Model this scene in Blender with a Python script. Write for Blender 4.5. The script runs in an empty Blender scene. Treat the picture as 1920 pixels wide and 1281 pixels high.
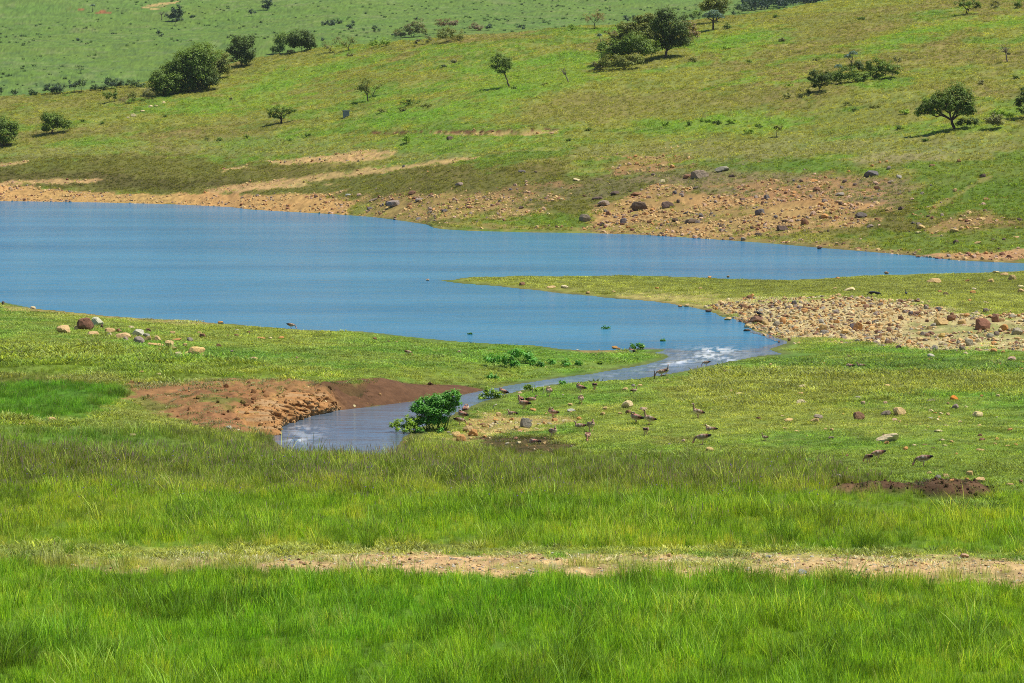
import bpy, bmesh, math, random
import numpy as np
from mathutils import Vector, Euler

# ------------------------------------------------------------------ camera, sky, sun, exposure
LENS, CAM_H = 100.0, 15.0
CX, CY, HORIZON = 960.0, 640.5, 190.0
F = 1920.0 * LENS / 36.0
PITCH = math.atan((CY - HORIZON) / F)
scene = bpy.context.scene
cam_data = bpy.data.cameras.new('camera')
cam_data.lens = LENS; cam_data.sensor_width = 36.0
cam_data.clip_start = 1.0; cam_data.clip_end = 6000.0
cam_data.dof.use_dof = True
cam_data.dof.focus_distance = 150.0
cam_data.dof.aperture_fstop = 4.0
cam = bpy.data.objects.new('camera', cam_data)
scene.collection.objects.link(cam)
cam.location = (0, 0, CAM_H)
cam.rotation_euler = (math.radians(90) - PITCH, 0, 0)
scene.camera = cam

SUN_EL, SUN_AZ = math.radians(64), math.radians(82)     # azimuth measured from +Y (away from camera) towards +X
sun_dir = Vector((math.sin(SUN_AZ) * math.cos(SUN_EL), math.cos(SUN_AZ) * math.cos(SUN_EL), math.sin(SUN_EL)))
world = bpy.data.worlds.new('World'); scene.world = world
world.use_nodes = True
wn = world.node_tree; wn.nodes.clear()
sky = wn.nodes.new('ShaderNodeTexSky'); sky.sky_type = 'NISHITA'; sky.sun_disc = False
sky.sun_elevation = SUN_EL; sky.sun_rotation = SUN_AZ
sky.altitude = 1500; sky.air_density = 1.0; sky.dust_density = 0.4; sky.ozone_density = 2.0
bg = wn.nodes.new('ShaderNodeBackground'); bg.inputs['Strength'].default_value = 0.095
wo = wn.nodes.new('ShaderNodeOutputWorld')
wn.links.new(sky.outputs[0], bg.inputs[0]); wn.links.new(bg.outputs[0], wo.inputs[0])
sl = bpy.data.lights.new('sun', 'SUN'); sl.energy = 5.0; sl.angle = math.radians(0.5); sl.color = (1.0, 0.96, 0.90)
so = bpy.data.objects.new('sun', sl); scene.collection.objects.link(so)
so.rotation_euler = sun_dir.to_track_quat('Z', 'Y').to_euler()
scene.view_settings.view_transform = 'Standard'; scene.view_settings.look = 'None'
scene.view_settings.exposure = 0.17; scene.view_settings.gamma = 1.0
scene.view_settings.use_curve_mapping = False
try:
    scene.cycles.use_denoising = False
    scene.cycles.max_bounces = 6; scene.cycles.diffuse_bounces = 3; scene.cycles.transmission_bounces = 3
    scene.cycles.use_adaptive_sampling = False; scene.cycles.filter_width = 0.95
except Exception:
    pass

rng = np.random.default_rng(11)
random.seed(5)
COL = scene.collection

# ------------------------------------------------------------------ small maths
def lin(r, g, b, k=1.0):
    c = np.array([r, g, b], float) / 255.0
    return tuple(np.where(c <= 0.04045, c / 12.92, ((c + 0.055) / 1.055) ** 2.4) * k)

def _hash(ix, iy, seed):
    h = (ix.astype(np.int64) * 374761393 + iy.astype(np.int64) * 668265263 + seed * 1442695041) & 0xFFFFFFFF
    h = ((h ^ (h >> 13)) * 1274126177) & 0xFFFFFFFF
    h = (h ^ (h >> 16)) & 0xFFFFFFFF
    return h.astype(np.float64) / 4294967295.0

def vnoise(x, y, seed=0):
    ix = np.floor(x); iy = np.floor(y)
    fx = x - ix; fy = y - iy
    fx = fx * fx * (3 - 2 * fx); fy = fy * fy * (3 - 2 * fy)
    ix = ix.astype(np.int64); iy = iy.astype(np.int64)
    a = _hash(ix, iy, seed); b = _hash(ix + 1, iy, seed)
    c = _hash(ix, iy + 1, seed); d = _hash(ix + 1, iy + 1, seed)
    return (a + (b - a) * fx) * (1 - fy) + (c + (d - c) * fx) * fy

def fbm(x, y, scale, octs=3, seed=0):        # about 0..1, centred on 0.5
    s = np.zeros(np.shape(x)); amp, tot = 1.0, 0.0
    X = np.asarray(x, float) / scale; Y = np.asarray(y, float) / scale
    for o in range(octs):
        s = s + amp * vnoise(X * 2 ** o + 17.3 * o, Y * 2 ** o - 9.1 * o, seed + o * 31)
        tot += amp; amp *= 0.55
    return s / tot

def sstep(a, b, v):
    t = np.clip((v - a) / (b - a + 1e-12), 0, 1)
    return t * t * (3 - 2 * t)

def sdist(px, py, poly):                      # signed distance to a polygon, positive outside
    poly = np.asarray(poly, float)
    d2 = np.full(px.shape, 1e18); inside = np.zeros(px.shape, bool)
    n = len(poly)
    for i in range(n):
        ax, ay = poly[i]; bx, by = poly[(i + 1) % n]
        ex, ey = bx - ax, by - ay
        wx, wy = px - ax, py - ay
        t = np.clip((wx * ex + wy * ey) / (ex * ex + ey * ey + 1e-12), 0, 1)
        dx, dy = wx - ex * t, wy - ey * t
        d2 = np.minimum(d2, dx * dx + dy * dy)
        if by != ay:
            c = ((ay > py) != (by > py)) & (px < (bx - ax) * (py - ay) / (by - ay) + ax)
            inside ^= c
    d = np.sqrt(d2)
    return np.where(inside, -d, d)

def ray(px, py):
    dx = (np.asarray(px, float) - CX) / F; dv = (CY - np.asarray(py, float)) / F
    return dx, math.cos(PITCH) + dv * math.sin(PITCH), -math.sin(PITCH) + dv * math.cos(PITCH)

def on_plane(px, py, z=0.0):
    rx, ry, rz = ray(px, py)
    t = (z - CAM_H) / rz
    return t * rx, t * ry

def project(x, y, z):
    zz = z - CAM_H
    dep = y * math.cos(PITCH) - zz * math.sin(PITCH)
    up = y * math.sin(PITCH) + zz * math.cos(PITCH)
    return CX + F * x / dep, CY - F * up / dep

# ------------------------------------------------------------------ outlines of the water (photo pixels on the water plane)
FAR_SHORE = [(-500, 369), (-200, 374), (0, 377), (160, 379), (320, 383), (430, 388), (470, 393), (540, 397), (630, 402), (700, 407),
             (760, 415), (800, 421), (812, 427), (830, 430), (880, 433), (1000, 436), (1100, 437), (1200, 440), (1280, 445),
             (1370, 451), (1450, 457), (1540, 465), (1640, 473), (1740, 482), (1790, 488), (1850, 491), (1920, 494), (2200, 503), (2500, 508)]
LAKE = FAR_SHORE + [(2500, 512), (2200, 511), (2040, 508), (1920, 508), (1850, 511), (1760, 513), (1680, 515), (1600, 518), (1550, 522), (1480, 525), (1400, 525),
        (1330, 521), (1250, 518), (1150, 517), (1050, 518), (950, 518), (880, 520), (832, 526), (850, 530), (900, 534), (960, 540),
        (1010, 545), (1060, 551), (1120, 557), (1200, 563), (1260, 570), (1310, 579), (1345, 588), (1395, 605), (1415, 617),
        (1440, 629), (1478, 643), (1445, 654), (1380, 662), (1280, 660), (1248, 656), (1200, 654), (1150, 656), (1080, 657), (1040, 654), (1000, 647),
        (940, 645), (880, 642), (800, 635), (730, 628), (680, 622), (600, 620), (540, 617), (480, 612), (420, 607), (350, 601),
        (270, 597), (200, 592), (130, 585), (60, 578), (0, 567), (-250, 540), (-500, 520)]
STREAM = [(1440, 632), (1478, 643), (1445, 655), (1466, 664), (1410, 669), (1370, 678), (1331, 685), (1295, 694), (1240, 704), (1200, 710), (1130, 714),
          (1080, 717), (1040, 721), (1000, 727), (968, 733), (930, 743), (905, 752), (850, 775), (790, 800), (752, 822), (748, 840), (745, 858), (680, 868), (600, 862),
          (540, 848), (515, 830), (508, 812), (530, 796), (560, 785), (600, 776), (650, 768), (700, 763), (770, 754), (860, 743),
          (905, 734), (960, 723), (1020, 714), (1080, 706), (1130, 698), (1180, 690), (1218, 684), (1250, 670), (1240, 664),
          (1215, 664), (1248, 656), (1300, 640), (1380, 625)]
def world_poly(p):
    a = np.array(p, float)
    x, y = on_plane(a[:, 0], a[:, 1]); return np.stack([x, y], 1)
LAKE_W, STREAM_W = world_poly(LAKE), world_poly(STREAM)
fs = world_poly(FAR_SHORE)

# ------------------------------------------------------------------ terrain as one sheet
py0 = np.concatenate([np.arange(1302, 500, -2.0)])
D1 = on_plane(960, py0)[1]
rowsD = np.concatenate([np.arange(20, D1[0], 3.0), D1, np.arange(D1[-1] + 0.9, 585, 1.15), np.arange(587, 1700, 5.0)])
cu = np.concatenate([np.linspace(-0.30, -0.187, 50)[:-1], np.linspace(-0.187, 0.187, 800), np.linspace(0.187, 0.30, 50)[1:]])
NR, NC = len(rowsD), len(cu)
U, D = np.meshgrid(cu, rowsD)
X, Y = U * D, D.copy()

fsu = fs[:, 0] / fs[:, 1]
Dsh = np.interp(cu, fsu, fs[:, 1])[None, :]
QX = CX + F * U                                # photo column of a world azimuth
RIDGE = [(-600, 196), (0, 183), (140, 174), (270, 168), (330, 152), (430, 124), (520, 98), (640, 94), (740, 74), (900, 58), (1130, 52),
         (1300, 44), (1440, 24), (1560, 1), (1920, -62), (2600, -150)]
rp = np.interp(QX[0], [a for a, b in RIDGE], [b for a, b in RIDGE])
SL = 0.13
kk = (rp - HORIZON) / F
Dr = (CAM_H + SL * Dsh[0]) / (SL + kk)
Dr = Dr[None, :]
def smax(a, b, k):
    h = np.clip(0.5 + 0.5 * (a - b) / k, 0, 1)
    return b + (a - b) * h + k * h * (1 - h)
_k = np.exp(-0.5 * ((np.arange(-260, 261)) / 75.0) ** 2); _k /= _k.sum()
Dss = np.convolve(np.pad(Dsh[0], 260, mode='edge'), _k, mode='valid')[None, :]
Drs = np.convolve(np.pad(Dr[0], 60, mode='edge'), _k[200:321] / _k[200:321].sum(), mode='valid')[None, :]
r = D - Dsh
r = (D - Dss) + (Dss - Dsh) * np.exp(-np.maximum(r, 0) / 22.0)
Dr = Drs
zr = SL * (Dr - Dss)
lower = np.interp(QX, [-300, 900, 1400, 1920], [0.13, 0.13, 0.10, 0.055]) # flatter foot on the right
foot = np.interp(QX, [-300, 900, 1400, 1920], [10, 12, 25, 42])
lowcut = np.minimum(r, foot)
zh = SL * r - (SL - lower) * lowcut * np.clip(1 - (r - foot) / 90.0, 0, 1) * (r > 0)
zh = np.where(D < Dr, zh, zr - 0.10 * (D - Dr) - 0.0006 * (D - Dr) ** 2)
hw = sstep(8, 40, r)
zh = zh + hw * ((fbm(X, Y, 38, 3, 5) - 0.5) * 2.6 + (fbm(X, Y, 9, 2, 8) - 0.5) * 0.7) * np.clip((D < Dr + 40) * 1.0, 0, 1)
zh = zh + hw * (fbm(X, Y, 1.6, 2, 9) - 0.5) * 0.35
zfar = 16.4 + 0.088 * (D - 650) + (fbm(X, Y, 160, 3, 21) - 0.5) * 13 * sstep(680, 860, D) + (fbm(X, Y, 34, 3, 25) - 0.5) * 2.0
zhill = smax(zh, zfar, 3.0)
zhill = np.where(r < 0, np.maximum(r * 0.05, -1.5), zhill)
zhill = zhill + sstep(0, 3, r) * (1 - hw) * (fbm(X, Y, 3.0, 2, 14) - 0.5) * 0.35

near = D < 300
nm = np.where(near)
lo = np.full(X.shape, 1e3); st = np.full(X.shape, 1e3)
rmax = np.searchsorted(rowsD, 300.0)
jit = (fbm(X[:rmax], Y[:rmax], 3.0, 3, 2) - 0.5)
lo[:rmax] = sdist(X[:rmax], Y[:rmax], LAKE_W) + jit * 0.9
rst = np.searchsorted(rowsD, 215.0)
st[:rst] = sdist(X[:rst], Y[:rst], STREAM_W) + jit[:rst] * 0.7
for j in range(1):
    pass
sd_far = np.where(D >= 300, -1.0, lo)
# heights of the low ground
PX0, PY0 = project(X, Y, np.zeros_like(X))
left_bank = sstep(1080, 640, PX0) * sstep(850, 790, PY0 + (PX0 - 600) * 0.10) * sstep(500, 560, PY0)   # meadow tongue behind the stream
in_front = sstep(815, 862, PY0) * (1 - (sstep(440, 500, PX0) * sstep(800, 760, PX0) * sstep(905, 868, PY0)))
hreg = 0.34 + 0.62 * left_bank * sstep(1000, 700, PX0) + 0.32 * left_bank * sstep(760, 640, PX0) * sstep(380, 480, PX0)
wreg = 11.0 - 9.7 * np.clip(left_bank + in_front * sstep(900, 700, PX0), 0, 1)
wob = (fbm(X, Y, 2.2, 4, 40) - 0.5)
cliff = left_bank * sstep(700, 560, PX0) * sstep(380, 470, PX0)
stj = st + wob * (0.5 + 2.4 * cliff) * sstep(0.05, 0.7, st)
prof = sstep(0.0, 1.0, stj / wreg) * 0.75 + 0.25 * np.clip(stj / wreg, 0, 1)
wide = 1 + 3.2 * cliff
prof = np.where(cliff > 0.02, prof * (1 - cliff) + cliff * (0.62 * sstep(0.15, 0.5, stj / (wreg * 0.9)) + 0.38 * np.clip(stj / (wreg * wide), 0, 1)), prof)
z_st = np.where(st > 0, 0.03 + hreg * prof, np.maximum(st * 0.4, -0.6))
led = fbm(X, Y, 3.0, 3, 43) * 0.5
qz = (z_st + led) / 0.26
qf = np.floor(qz) + sstep(0.55, 0.95, qz - np.floor(qz))
z_st = np.where(st > 0, z_st * (1 - cliff * 0.75) + cliff * 0.75 * np.maximum(qf * 0.26 - led, 0.03), z_st)
hreg2 = 0.30 + 0.62 * left_bank * sstep(1000, 700, PX0) + 0.45 * in_front
rub = np.exp(-(((PX0 - 1640) / 260.0) ** 2)) * np.exp(-(((PY0 - 598) / 34.0) ** 2))      # rubble bank is a low heap
z_lk = np.where(lo > 0, 0.02 + hreg2 * sstep(0, 26, lo) + 0.012 * np.minimum(lo, 14), np.maximum(lo * 0.12, -1.0))
z_lk = z_lk + np.where(lo > 0, 1, 0) * rub * 0.95 * sstep(0, 5, lo)
z_low = np.minimum(z_lk, np.where(st < 50, z_st + np.maximum(st - wreg, 0) * 0.05, 9))
z_low = np.where(D > 290, -1.0, z_low)
far_side = D > Dsh - 1.5
Z = np.where(far_side, zhill, z_low)
land = Z > 0
# gully on the left bank, hummocks, path, mound
Z = Z + sstep(0.2, 2.5, np.minimum(lo, st)) * (~far_side) * ((fbm(X, Y, 2.4, 3, 61) - 0.5) * 0.16 + (fbm(X, Y, 0.5, 2, 62) - 0.5) * 0.05)
Z = Z + in_front * (~far_side) * (0.25 + 0.012 * np.clip(112 - D, 0, 60))
PX, PY = project(X, Y, Z)
def blob(cx, cy, rx, ry, ang=0.0, hard=1.0):
    c, s = math.cos(ang), math.sin(ang)
    dx, dy = PX - cx, PY - cy
    a = (dx * c + dy * s) / rx; b = (-dx * s + dy * c) / ry
    return np.exp(-(a * a + b * b) ** hard)
gul = blob(325, 765, 90, 24, 0.28) * (Y < 170)
Z = Z - gul * 0.55 * (st > 1.0)
mound = np.clip(blob(1790, 926, 66, 11, 0.03, 2) * 1.0 + blob(1650, 920, 90, 7, 0.0, 2) * 0.6, 0, 1) * (Y < 160)
Z = Z + mound * (0.45 + 0.25 * (fbm(X, Y, 0.4, 3, 77) - 0.5)) * 1.0
tr = blob(850, 250, 170, 5, 0.0, 2) + blob(1000, 247, 60, 5, -0.1, 2)
Z = Z - np.clip(tr, 0, 1) * 0.5 * (Y > 300)
PX, PY = project(X, Y, Z)

# ------------------------------------------------------------------ painting the ground (albedo per vertex)
RADI = 1.40
def alb(r_, g_, b_):
    return np.array(lin(r_, g_, b_)) / RADI
n_big = fbm(X, Y, 14, 3, 101); n_mid = fbm(X, Y, 4, 3, 102); n_sm = fbm(X, Y, 0.9, 3, 103); n_ti = fbm(X, Y, 0.28, 2, 104)
wx = (fbm(X, Y, 6, 4, 110) - 0.5); wy = (fbm(X, Y, 6, 4, 111) - 0.5)
hx = (fbm(X, Y, 14, 4, 112) - 0.5); hy = (fbm(X, Y, 14, 4, 113) - 0.5)
C = np.zeros(X.shape + (3,))
def setc(m, col, var=0.0):
    col = alb(*col)
    C[:] = C * (1 - m[..., None]) + m[..., None] * col
setc(np.ones_like(X), (122, 146, 58))
setc(sstep(0.42, 0.62, n_mid) * 0.55 * (Y < 300), (96, 142, 42))
setc(sstep(0.5, 0.7, n_big) * 0.5 * (Y < 300), (142, 150, 62))
foreg = sstep(1010, 1060, PY)
setc(foreg, (102, 136, 32))
setc(foreg * sstep(0.45, 0.65, n_mid) * .6, (112, 146, 42))
setc(sstep(820, 850, PY) * (1 - foreg), (110, 140, 38))
hill = (far_side & (D < Dr + 60)).astype(float)
hv = sstep(470, 60, PY)
setc(hill, (140, 146, 62))
setc(hill * sstep(230, 330, PY) * 0.7, (138, 130, 64))
setc(hill * sstep(0.45, 0.60, fbm(X, Y * 0.6, 22, 4, 120)) * 0.7, (150, 126, 72))
setc(hill * sstep(0.50, 0.62, fbm(X, Y, 11, 4, 121)) * 0.75 * sstep(430, 330, PY), (112, 150, 46))
setc(hill * sstep(0.52, 0.66, fbm(X, Y, 3.2, 3, 122)) * 0.32, (92, 122, 44))
setc(hill * sstep(0.56, 0.64, fbm(X, Y, 1.4, 2, 123)) * 0.28, (92, 108, 44))
setc(hill * sstep(0.58, 0.66, fbm(X, Y, 2.0, 2, 124)) * 0.45, (160, 160, 84))
farm = ((D > 600) | (zfar > zh + 1)) & (D > 560)
farm = farm.astype(float)
setc(farm, (110, 138, 52))
setc(farm * sstep(0.5, 0.7, fbm(X, Y, 90, 3, 130)) * .6, (112, 142, 62))
setc(farm * sstep(0.55, 0.66, fbm(X, Y, 7, 3, 131)) * .4, (94, 122, 50))
setc(farm * sstep(0.60, 0.70, fbm(X, Y, 3.0, 2, 132)) * .6 * sstep(-100, 200, PY), (84, 110, 60))
setc(farm * sstep(0.62, 0.72, fbm(X, Y, 5.0, 2, 133)) * .4, (138, 148, 90))

def poly_mask(poly, soft=6.0, ax=30.0, ay=8.0, ymin=0, ymax=2000, hillnoise=False):
    p = np.array(poly, float)
    a, b = (hx, hy) if hillnoise else (wx, wy)
    x0, x1 = p[:, 0].min() - soft - ax, p[:, 0].max() + soft + ax
    y0, y1 = p[:, 1].min() - soft - ay, p[:, 1].max() + soft + ay
    sel = (PX > x0) & (PX < x1) & (PY > y0) & (PY < y1) & (Y > ymin) & (Y < ymax)
    m = np.zeros_like(X)
    k = 4.0                                   # measure heights four times as strictly as widths
    q = p.copy(); q[:, 1] *= k
    d = sdist(PX[sel] + a[sel] * ax * 2.6, (PY[sel] + b[sel] * ay * 2.6) * k, q)
    xs, ys = X[sel], Y[sel]
    rag = (fbm(xs, ys, 2.6 if hillnoise else 1.3, 4, 301) - 0.5) * (soft * k * 3.2 + 6)
    m[sel] = sstep(soft * k * 0.45, -soft * k * 0.45, d + rag)
    return m
SOIL = np.zeros_like(X); GRAV = np.zeros_like(X)
def soil(m, col, grav=0.0):
    setc(m, col); np.maximum(SOIL, m, out=SOIL); np.maximum(GRAV, m * grav, out=GRAV)
H = dict(hillnoise=True, ymin=230)
# olive and brown bands of the draw-down zone
setc(poly_mask([(-100, 300), (300, 288), (700, 318), (900, 300), (1300, 340), (1500, 380), (1920, 330), (2100, 330), (2100, 440), (1500, 440), (900, 400), (400, 372), (-100, 345)], 14, 40, 8, **H) * .8, (112, 108, 46))
setc(poly_mask([(-100, 345), (-100, 330), (180, 322), (500, 345), (300, 352)], 8, 60, 6, **H) * .7, (96, 88, 42))
setc(poly_mask([(1150, 335), (1300, 318), (1500, 322), (1760, 345), (1650, 385), (1500, 390), (1300, 360)], 12, 60, 10, **H) * .8, (150, 126, 90))
setc(poly_mask([(900, 385), (1080, 345), (1250, 310), (1450, 285), (1500, 300), (1200, 360), (1000, 400)], 10, 60, 10, **H) * .6, (128, 116, 78))
setc(poly_mask([(-100, 282), (500, 250), (900, 290), (1300, 260), (1900, 255), (1900, 285), (1300, 300), (900, 300), (500, 285), (-100, 296)], 10, 60, 10, **H) * .55, (146, 142, 84))
setc(poly_mask([(700, 260), (0, 262), (0, 275), (500, 272), (1000, 282), (1100, 262)], 10, 60, 6, **H) * .4, (120, 152, 50))
setc(poly_mask([(1560, 300), (1700, 285), (1780, 275), (1760, 300), (1600, 315)], 6, 40, 6, **H) * .5, (166, 150, 108))
for p_ in ([(1300, 300), (1560, 295), (1700, 330), (1420, 318)], [(1700, 300), (2000, 270), (2000, 440), (1800, 400), (1700, 420)], [(860, 400), (1100, 398), (1300, 395), (1100, 435), (850, 430)],
           [(880, 300), (1060, 285), (1080, 300), (900, 325)], [(1560, 440), (2000, 420), (2000, 495), (1700, 478)]):
    setc(poly_mask(p_, 10, 60, 8, **H) * .7, (98, 132, 34))
# green lush runs on the hillside
for p_ in ([(430, 150), (700, 100), (780, 130), (600, 190), (400, 215)], [(850, 130), (1100, 95), (1120, 150), (1000, 190), (880, 190)], [(700, 200), (1000, 180), (950, 215), (700, 235)],
           [(1200, 225), (1500, 200), (1900, 215), (1900, 245), (1500, 245), (1250, 262)], [(1330, 60), (1430, 60), (1400, 110), (1330, 115)], [(1620, 60), (1900, 25), (1920, 45), (1620, 105)],
           [(1500, 130), (1420, 165), (1440, 130)]):
    setc(poly_mask(p_, 16, 70, 12, **H) * .6, (122, 158, 48))
for p_ in ([(1050, 185), (1300, 170), (1500, 190), (1300, 225), (960, 225)], [(0, 185), (260, 172), (230, 190), (0, 205)], [(560, 170), (820, 105), (780, 125), (600, 180)], [(1450, 40), (1700, 20), (1700, 60), (1500, 75)],
           [(1450, 210), (1700, 190), (1700, 240), (1450, 250)]):
    setc(poly_mask(p_, 14, 70, 12, **H) * .55, (146, 130, 70))
# beaches and bare earth of the far shore
beach = (205, 156, 100)
soil(poly_mask([(-200, 350), (40, 349), (150, 358), (300, 364), (480, 364), (620, 366), (660, 380), (640, 403), (560, 400), (470, 394), (430, 389), (300, 384), (0, 380), (-200, 378)], 3, 30, 3, **H), beach, .5)
for p_ in ([(400, 321), (460, 309), (460, 314), (410, 326)], [(500, 302), (690, 282), (740, 283), (640, 305), (530, 308)], [(380, 357), (660, 318), (900, 293), (880, 300), (640, 332), (430, 365)],
           [(620, 345), (420, 362), (430, 354), (560, 344)], [(0, 308), (50, 304), (45, 309), (0, 313)], [(20, 338), (200, 336), (190, 344), (0, 346)], [(620, 300), (740, 290), (730, 296), (640, 305)], 
           [(780, 249), (1045, 243), (1040, 251), (800, 254)], [(270, 15), (330, 0), (335, 4), (285, 17)]):
    soil(poly_mask(p_, 2.5, 16, 2, hillnoise=True, ymin=230) * .85, (204, 164, 112), .3)
soil(poly_mask([(700, 248), (850, 246), (1045, 241), (1045, 244), (850, 250), (700, 252)], 2, 10, 1.5, **H) * .9, (120, 72, 50), .2)
for p_ in ([(130, 15), (158, 16), (155, 19), (130, 18)], [(178, 21), (206, 22), (206, 25), (180, 26)]):
    soil(poly_mask(p_, 1.5, 6, 1, hillnoise=True, ymin=500) * .9, (160, 96, 66), 0)
soil(poly_mask([(1120, 437), (1090, 420), (1130, 385), (1200, 354), (1280, 350), (1400, 372), (1540, 368), (1650, 385), (1610, 420), (1500, 436), (1400, 445), (1280, 444)], 10, 60, 9, **H) * (.62 + .38 * sstep(.4, .6, fbm(X, Y, 5, 3, 173))), (192, 146, 96), 1.0)
soil(poly_mask([(1380, 345), (1560, 330), (1640, 350), (1560, 385), (1450, 395)], 16, 70, 12, **H) * .65, (176, 128, 84), .8)
soil(poly_mask([(640, 366), (850, 362), (1060, 372), (1010, 396), (900, 408), (800, 418), (640, 404)], 12, 70, 8, **H) * .7, (186, 146, 92), .9)
soil(poly_mask([(890, 360), (1090, 340), (1090, 352), (960, 372), (900, 372)], 10, 60, 8, **H) * .6, (168, 122, 84), .7)
soil(poly_mask([(1160, 292), (1290, 290), (1290, 320), (1170, 325)], 10, 50, 8, **H) * .45, (196, 132, 92), .7)
soil(poly_mask([(1720, 483), (1770, 474), (1920, 467), (2100, 466), (2100, 480), (1850, 487)], 4, 30, 2, **H), (198, 148, 106), .5)
soil(poly_mask([(1740, 412), (1860, 398), (1880, 425), (1760, 430)], 10, 40, 8, **H) * .5, (190, 140, 96), .8)
soil(poly_mask([(1730, 392), (1800, 358), (1850, 330), (1856, 333), (1806, 363), (1750, 396)], 3, 10, 3, **H) * .6, (170, 146, 88), .3)
soil(poly_mask([(640, 403), (900, 425), (1100, 433), (1300, 446), (1600, 470), (1900, 492), (1900, 488), (1600, 463), (1300, 438), (1100, 428), (900, 420), (700, 402)], 3, 60, 4, **H) * .55, (170, 132, 84), .8)
# near ground
N = dict(ymax=262)
olive = (128, 122, 44)
setc(poly_mask([(832, 526), (950, 517), (1250, 518), (1400, 524), (1600, 517), (1920, 507), (2300, 507), (2300, 590), (1700, 590), (1340, 590), (1200, 563), (950, 540)], 2, 20, 2, **N), (140, 146, 62))
setc(poly_mask([(1050, 520), (1500, 526), (1900, 512), (2300, 512), (2300, 545), (1700, 552), (1400, 548)], 5, 40, 4, **N) * .7, (120, 128, 54))
setc(poly_mask([(1280, 696), (1500, 690), (1920, 705), (2300, 705), (2300, 740), (1700, 735), (1400, 760), (1240, 735)], 12, 60, 10, **N) * .6, (128, 134, 56))
setc(poly_mask([(1500, 665), (1700, 672), (2200, 680), (2200, 700), (1500, 690), (1330, 690)], 8, 50, 6, **N) * .7, (92, 124, 48))
setc(poly_mask([(-200, 715), (230, 722), (245, 745), (180, 780), (-200, 785)], 8, 40, 6, **N) * .8, (82, 134, 26))
setc(poly_mask([(-200, 622), (120, 640), (330, 668), (640, 690), (240, 722), (-200, 712)], 12, 60, 10, **N) * .6, (128, 142, 44))
setc(poly_mask([(-200, 700), (230, 704), (240, 718), (-200, 716)], 5, 60, 4, **N) * .6, (150, 132, 72))
setc(poly_mask([(480, 690), (900, 690), (950, 722), (480, 715)], 8, 60, 8, **N) * .5, (140, 148, 58))
setc(poly_mask([(-200, 828), (500, 826), (2100, 850), (2100, 925), (1200, 930), (-200, 925)], 14, 90, 14, **N) * .3, (136, 140, 70))
br = (162, 100, 64)
soil(poly_mask([(238, 720), (420, 712), (600, 714), (780, 720), (900, 730), (905, 737), (770, 756), (650, 770), (600, 778), (545, 790), (515, 806), (480, 815), (420, 812), (330, 790), (270, 765)], 5, 14, 3, **N), (168, 120, 80), .4)
soil(poly_mask([(598, 716), (770, 719), (905, 730), (900, 737), (770, 756), (650, 768), (625, 740)], 5, 10, 3, **N), (114, 82, 54), .25)
soil(poly_mask([(440, 770), (500, 745), (590, 740), (640, 768), (560, 788), (515, 806), (460, 796)], 4, 14, 3, **N) * .9, (196, 146, 90), .8)
soil(poly_mask([(330, 735), (420, 722), (500, 735), (470, 765), (380, 750)], 6, 20, 4, **N) * .8, (164, 112, 74), .3)
for p_ in ([(270, 745), (330, 760), (310, 775), (262, 765)], [(235, 790), (265, 792), (262, 802), (235, 800)], [(380, 742), (440, 752), (430, 765), (370, 750)]):
    setc(poly_mask(p_, 6, 20, 6, **N) * .7, (112, 128, 52))
rubm = poly_mask([(1330, 578), (1345, 566), (1400, 558), (1500, 560), (1600, 562), (1740, 572), (1800, 590), (1920, 592), (2100, 600), (2100, 665), (1850, 655), (1700, 655), (1600, 640), (1470, 632), (1430, 622), (1390, 602)], 8, 30, 6, **N)
soil(rubm * .95, (206, 180, 132), 1.0)
soil(poly_mask([(1240, 565), (1140, 552), (1200, 545), (1340, 552), (1400, 560), (1340, 585), (1300, 575)], 10, 50, 6, **N) * .6, (190, 168, 104), .7)
setc(poly_mask([(1690, 610), (1920, 600), (2100, 600), (2100, 640), (1800, 640)], 14, 60, 14, **N) * .5, (120, 140, 58))
soil(poly_mask([(850, 820), (870, 790), (930, 772), (1010, 782), (1080, 786), (1060, 800), (960, 812), (880, 830)], 6, 20, 4, **N) * .8, (196, 158, 104), 1.0)
soil(poly_mask([(905, 825), (1000, 820), (1080, 835), (1090, 850), (980, 848), (920, 842)], 6, 24, 4, **N) * .85, (96, 66, 46), .5)
soil(poly_mask([(845, 775), (880, 770), (860, 790), (835, 800)], 5, 14, 4, **N) * .5, (110, 76, 50), .2)
soil(poly_mask([(1230, 820), (1330, 818), (1320, 830), (1240, 832)], 5, 30, 4, **N) * .35, (120, 96, 60), .2)
soil(poly_mask([(0, 572), (200, 590), (420, 605), (410, 609), (200, 597), (0, 580)], 3, 30, 3, **N) * .6, (190, 150, 100), .5)
soil(poly_mask([(1080, 655), (1170, 652), (1200, 657), (1090, 664)], 3, 20, 2, **N) * .6, (190, 140, 100), .6)
soil(np.clip(mound * 2.2, 0, 1), (106, 76, 54), .04)
soil(poly_mask([(1560, 912), (1640, 914), (1640, 922), (1570, 922)], 4, 20, 3, **N) * .6, (140, 106, 76), .1)
pa = (206, 170, 122)
soil(poly_mask([(-300, 1044), (300, 1043), (960, 1040), (1500, 1040), (2200, 1050), (2200, 1100), (1700, 1096), (1300, 1084), (960, 1076), (300, 1072), (-300, 1068)], 9, 60, 7, **N) * (.35 + .65 * sstep(100, 800, PX)) * (.62 + .6 * sstep(.32, .52, fbm(X, Y, 1.6, 3, 171))), pa, .8)
setc(poly_mask([(-300, 1052), (2200, 1064), (2200, 1068), (-300, 1056)], 4, 60, 5, **N) * .35 * sstep(.45, .6, fbm(X, Y, 1.2, 3, 172)), (128, 142, 60))
setc(poly_mask([(-300, 1022), (960, 1024), (2200, 1034), (2200, 1048), (960, 1040), (-300, 1044)], 7, 50, 5, **N) * .6, (150, 156, 70))
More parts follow.
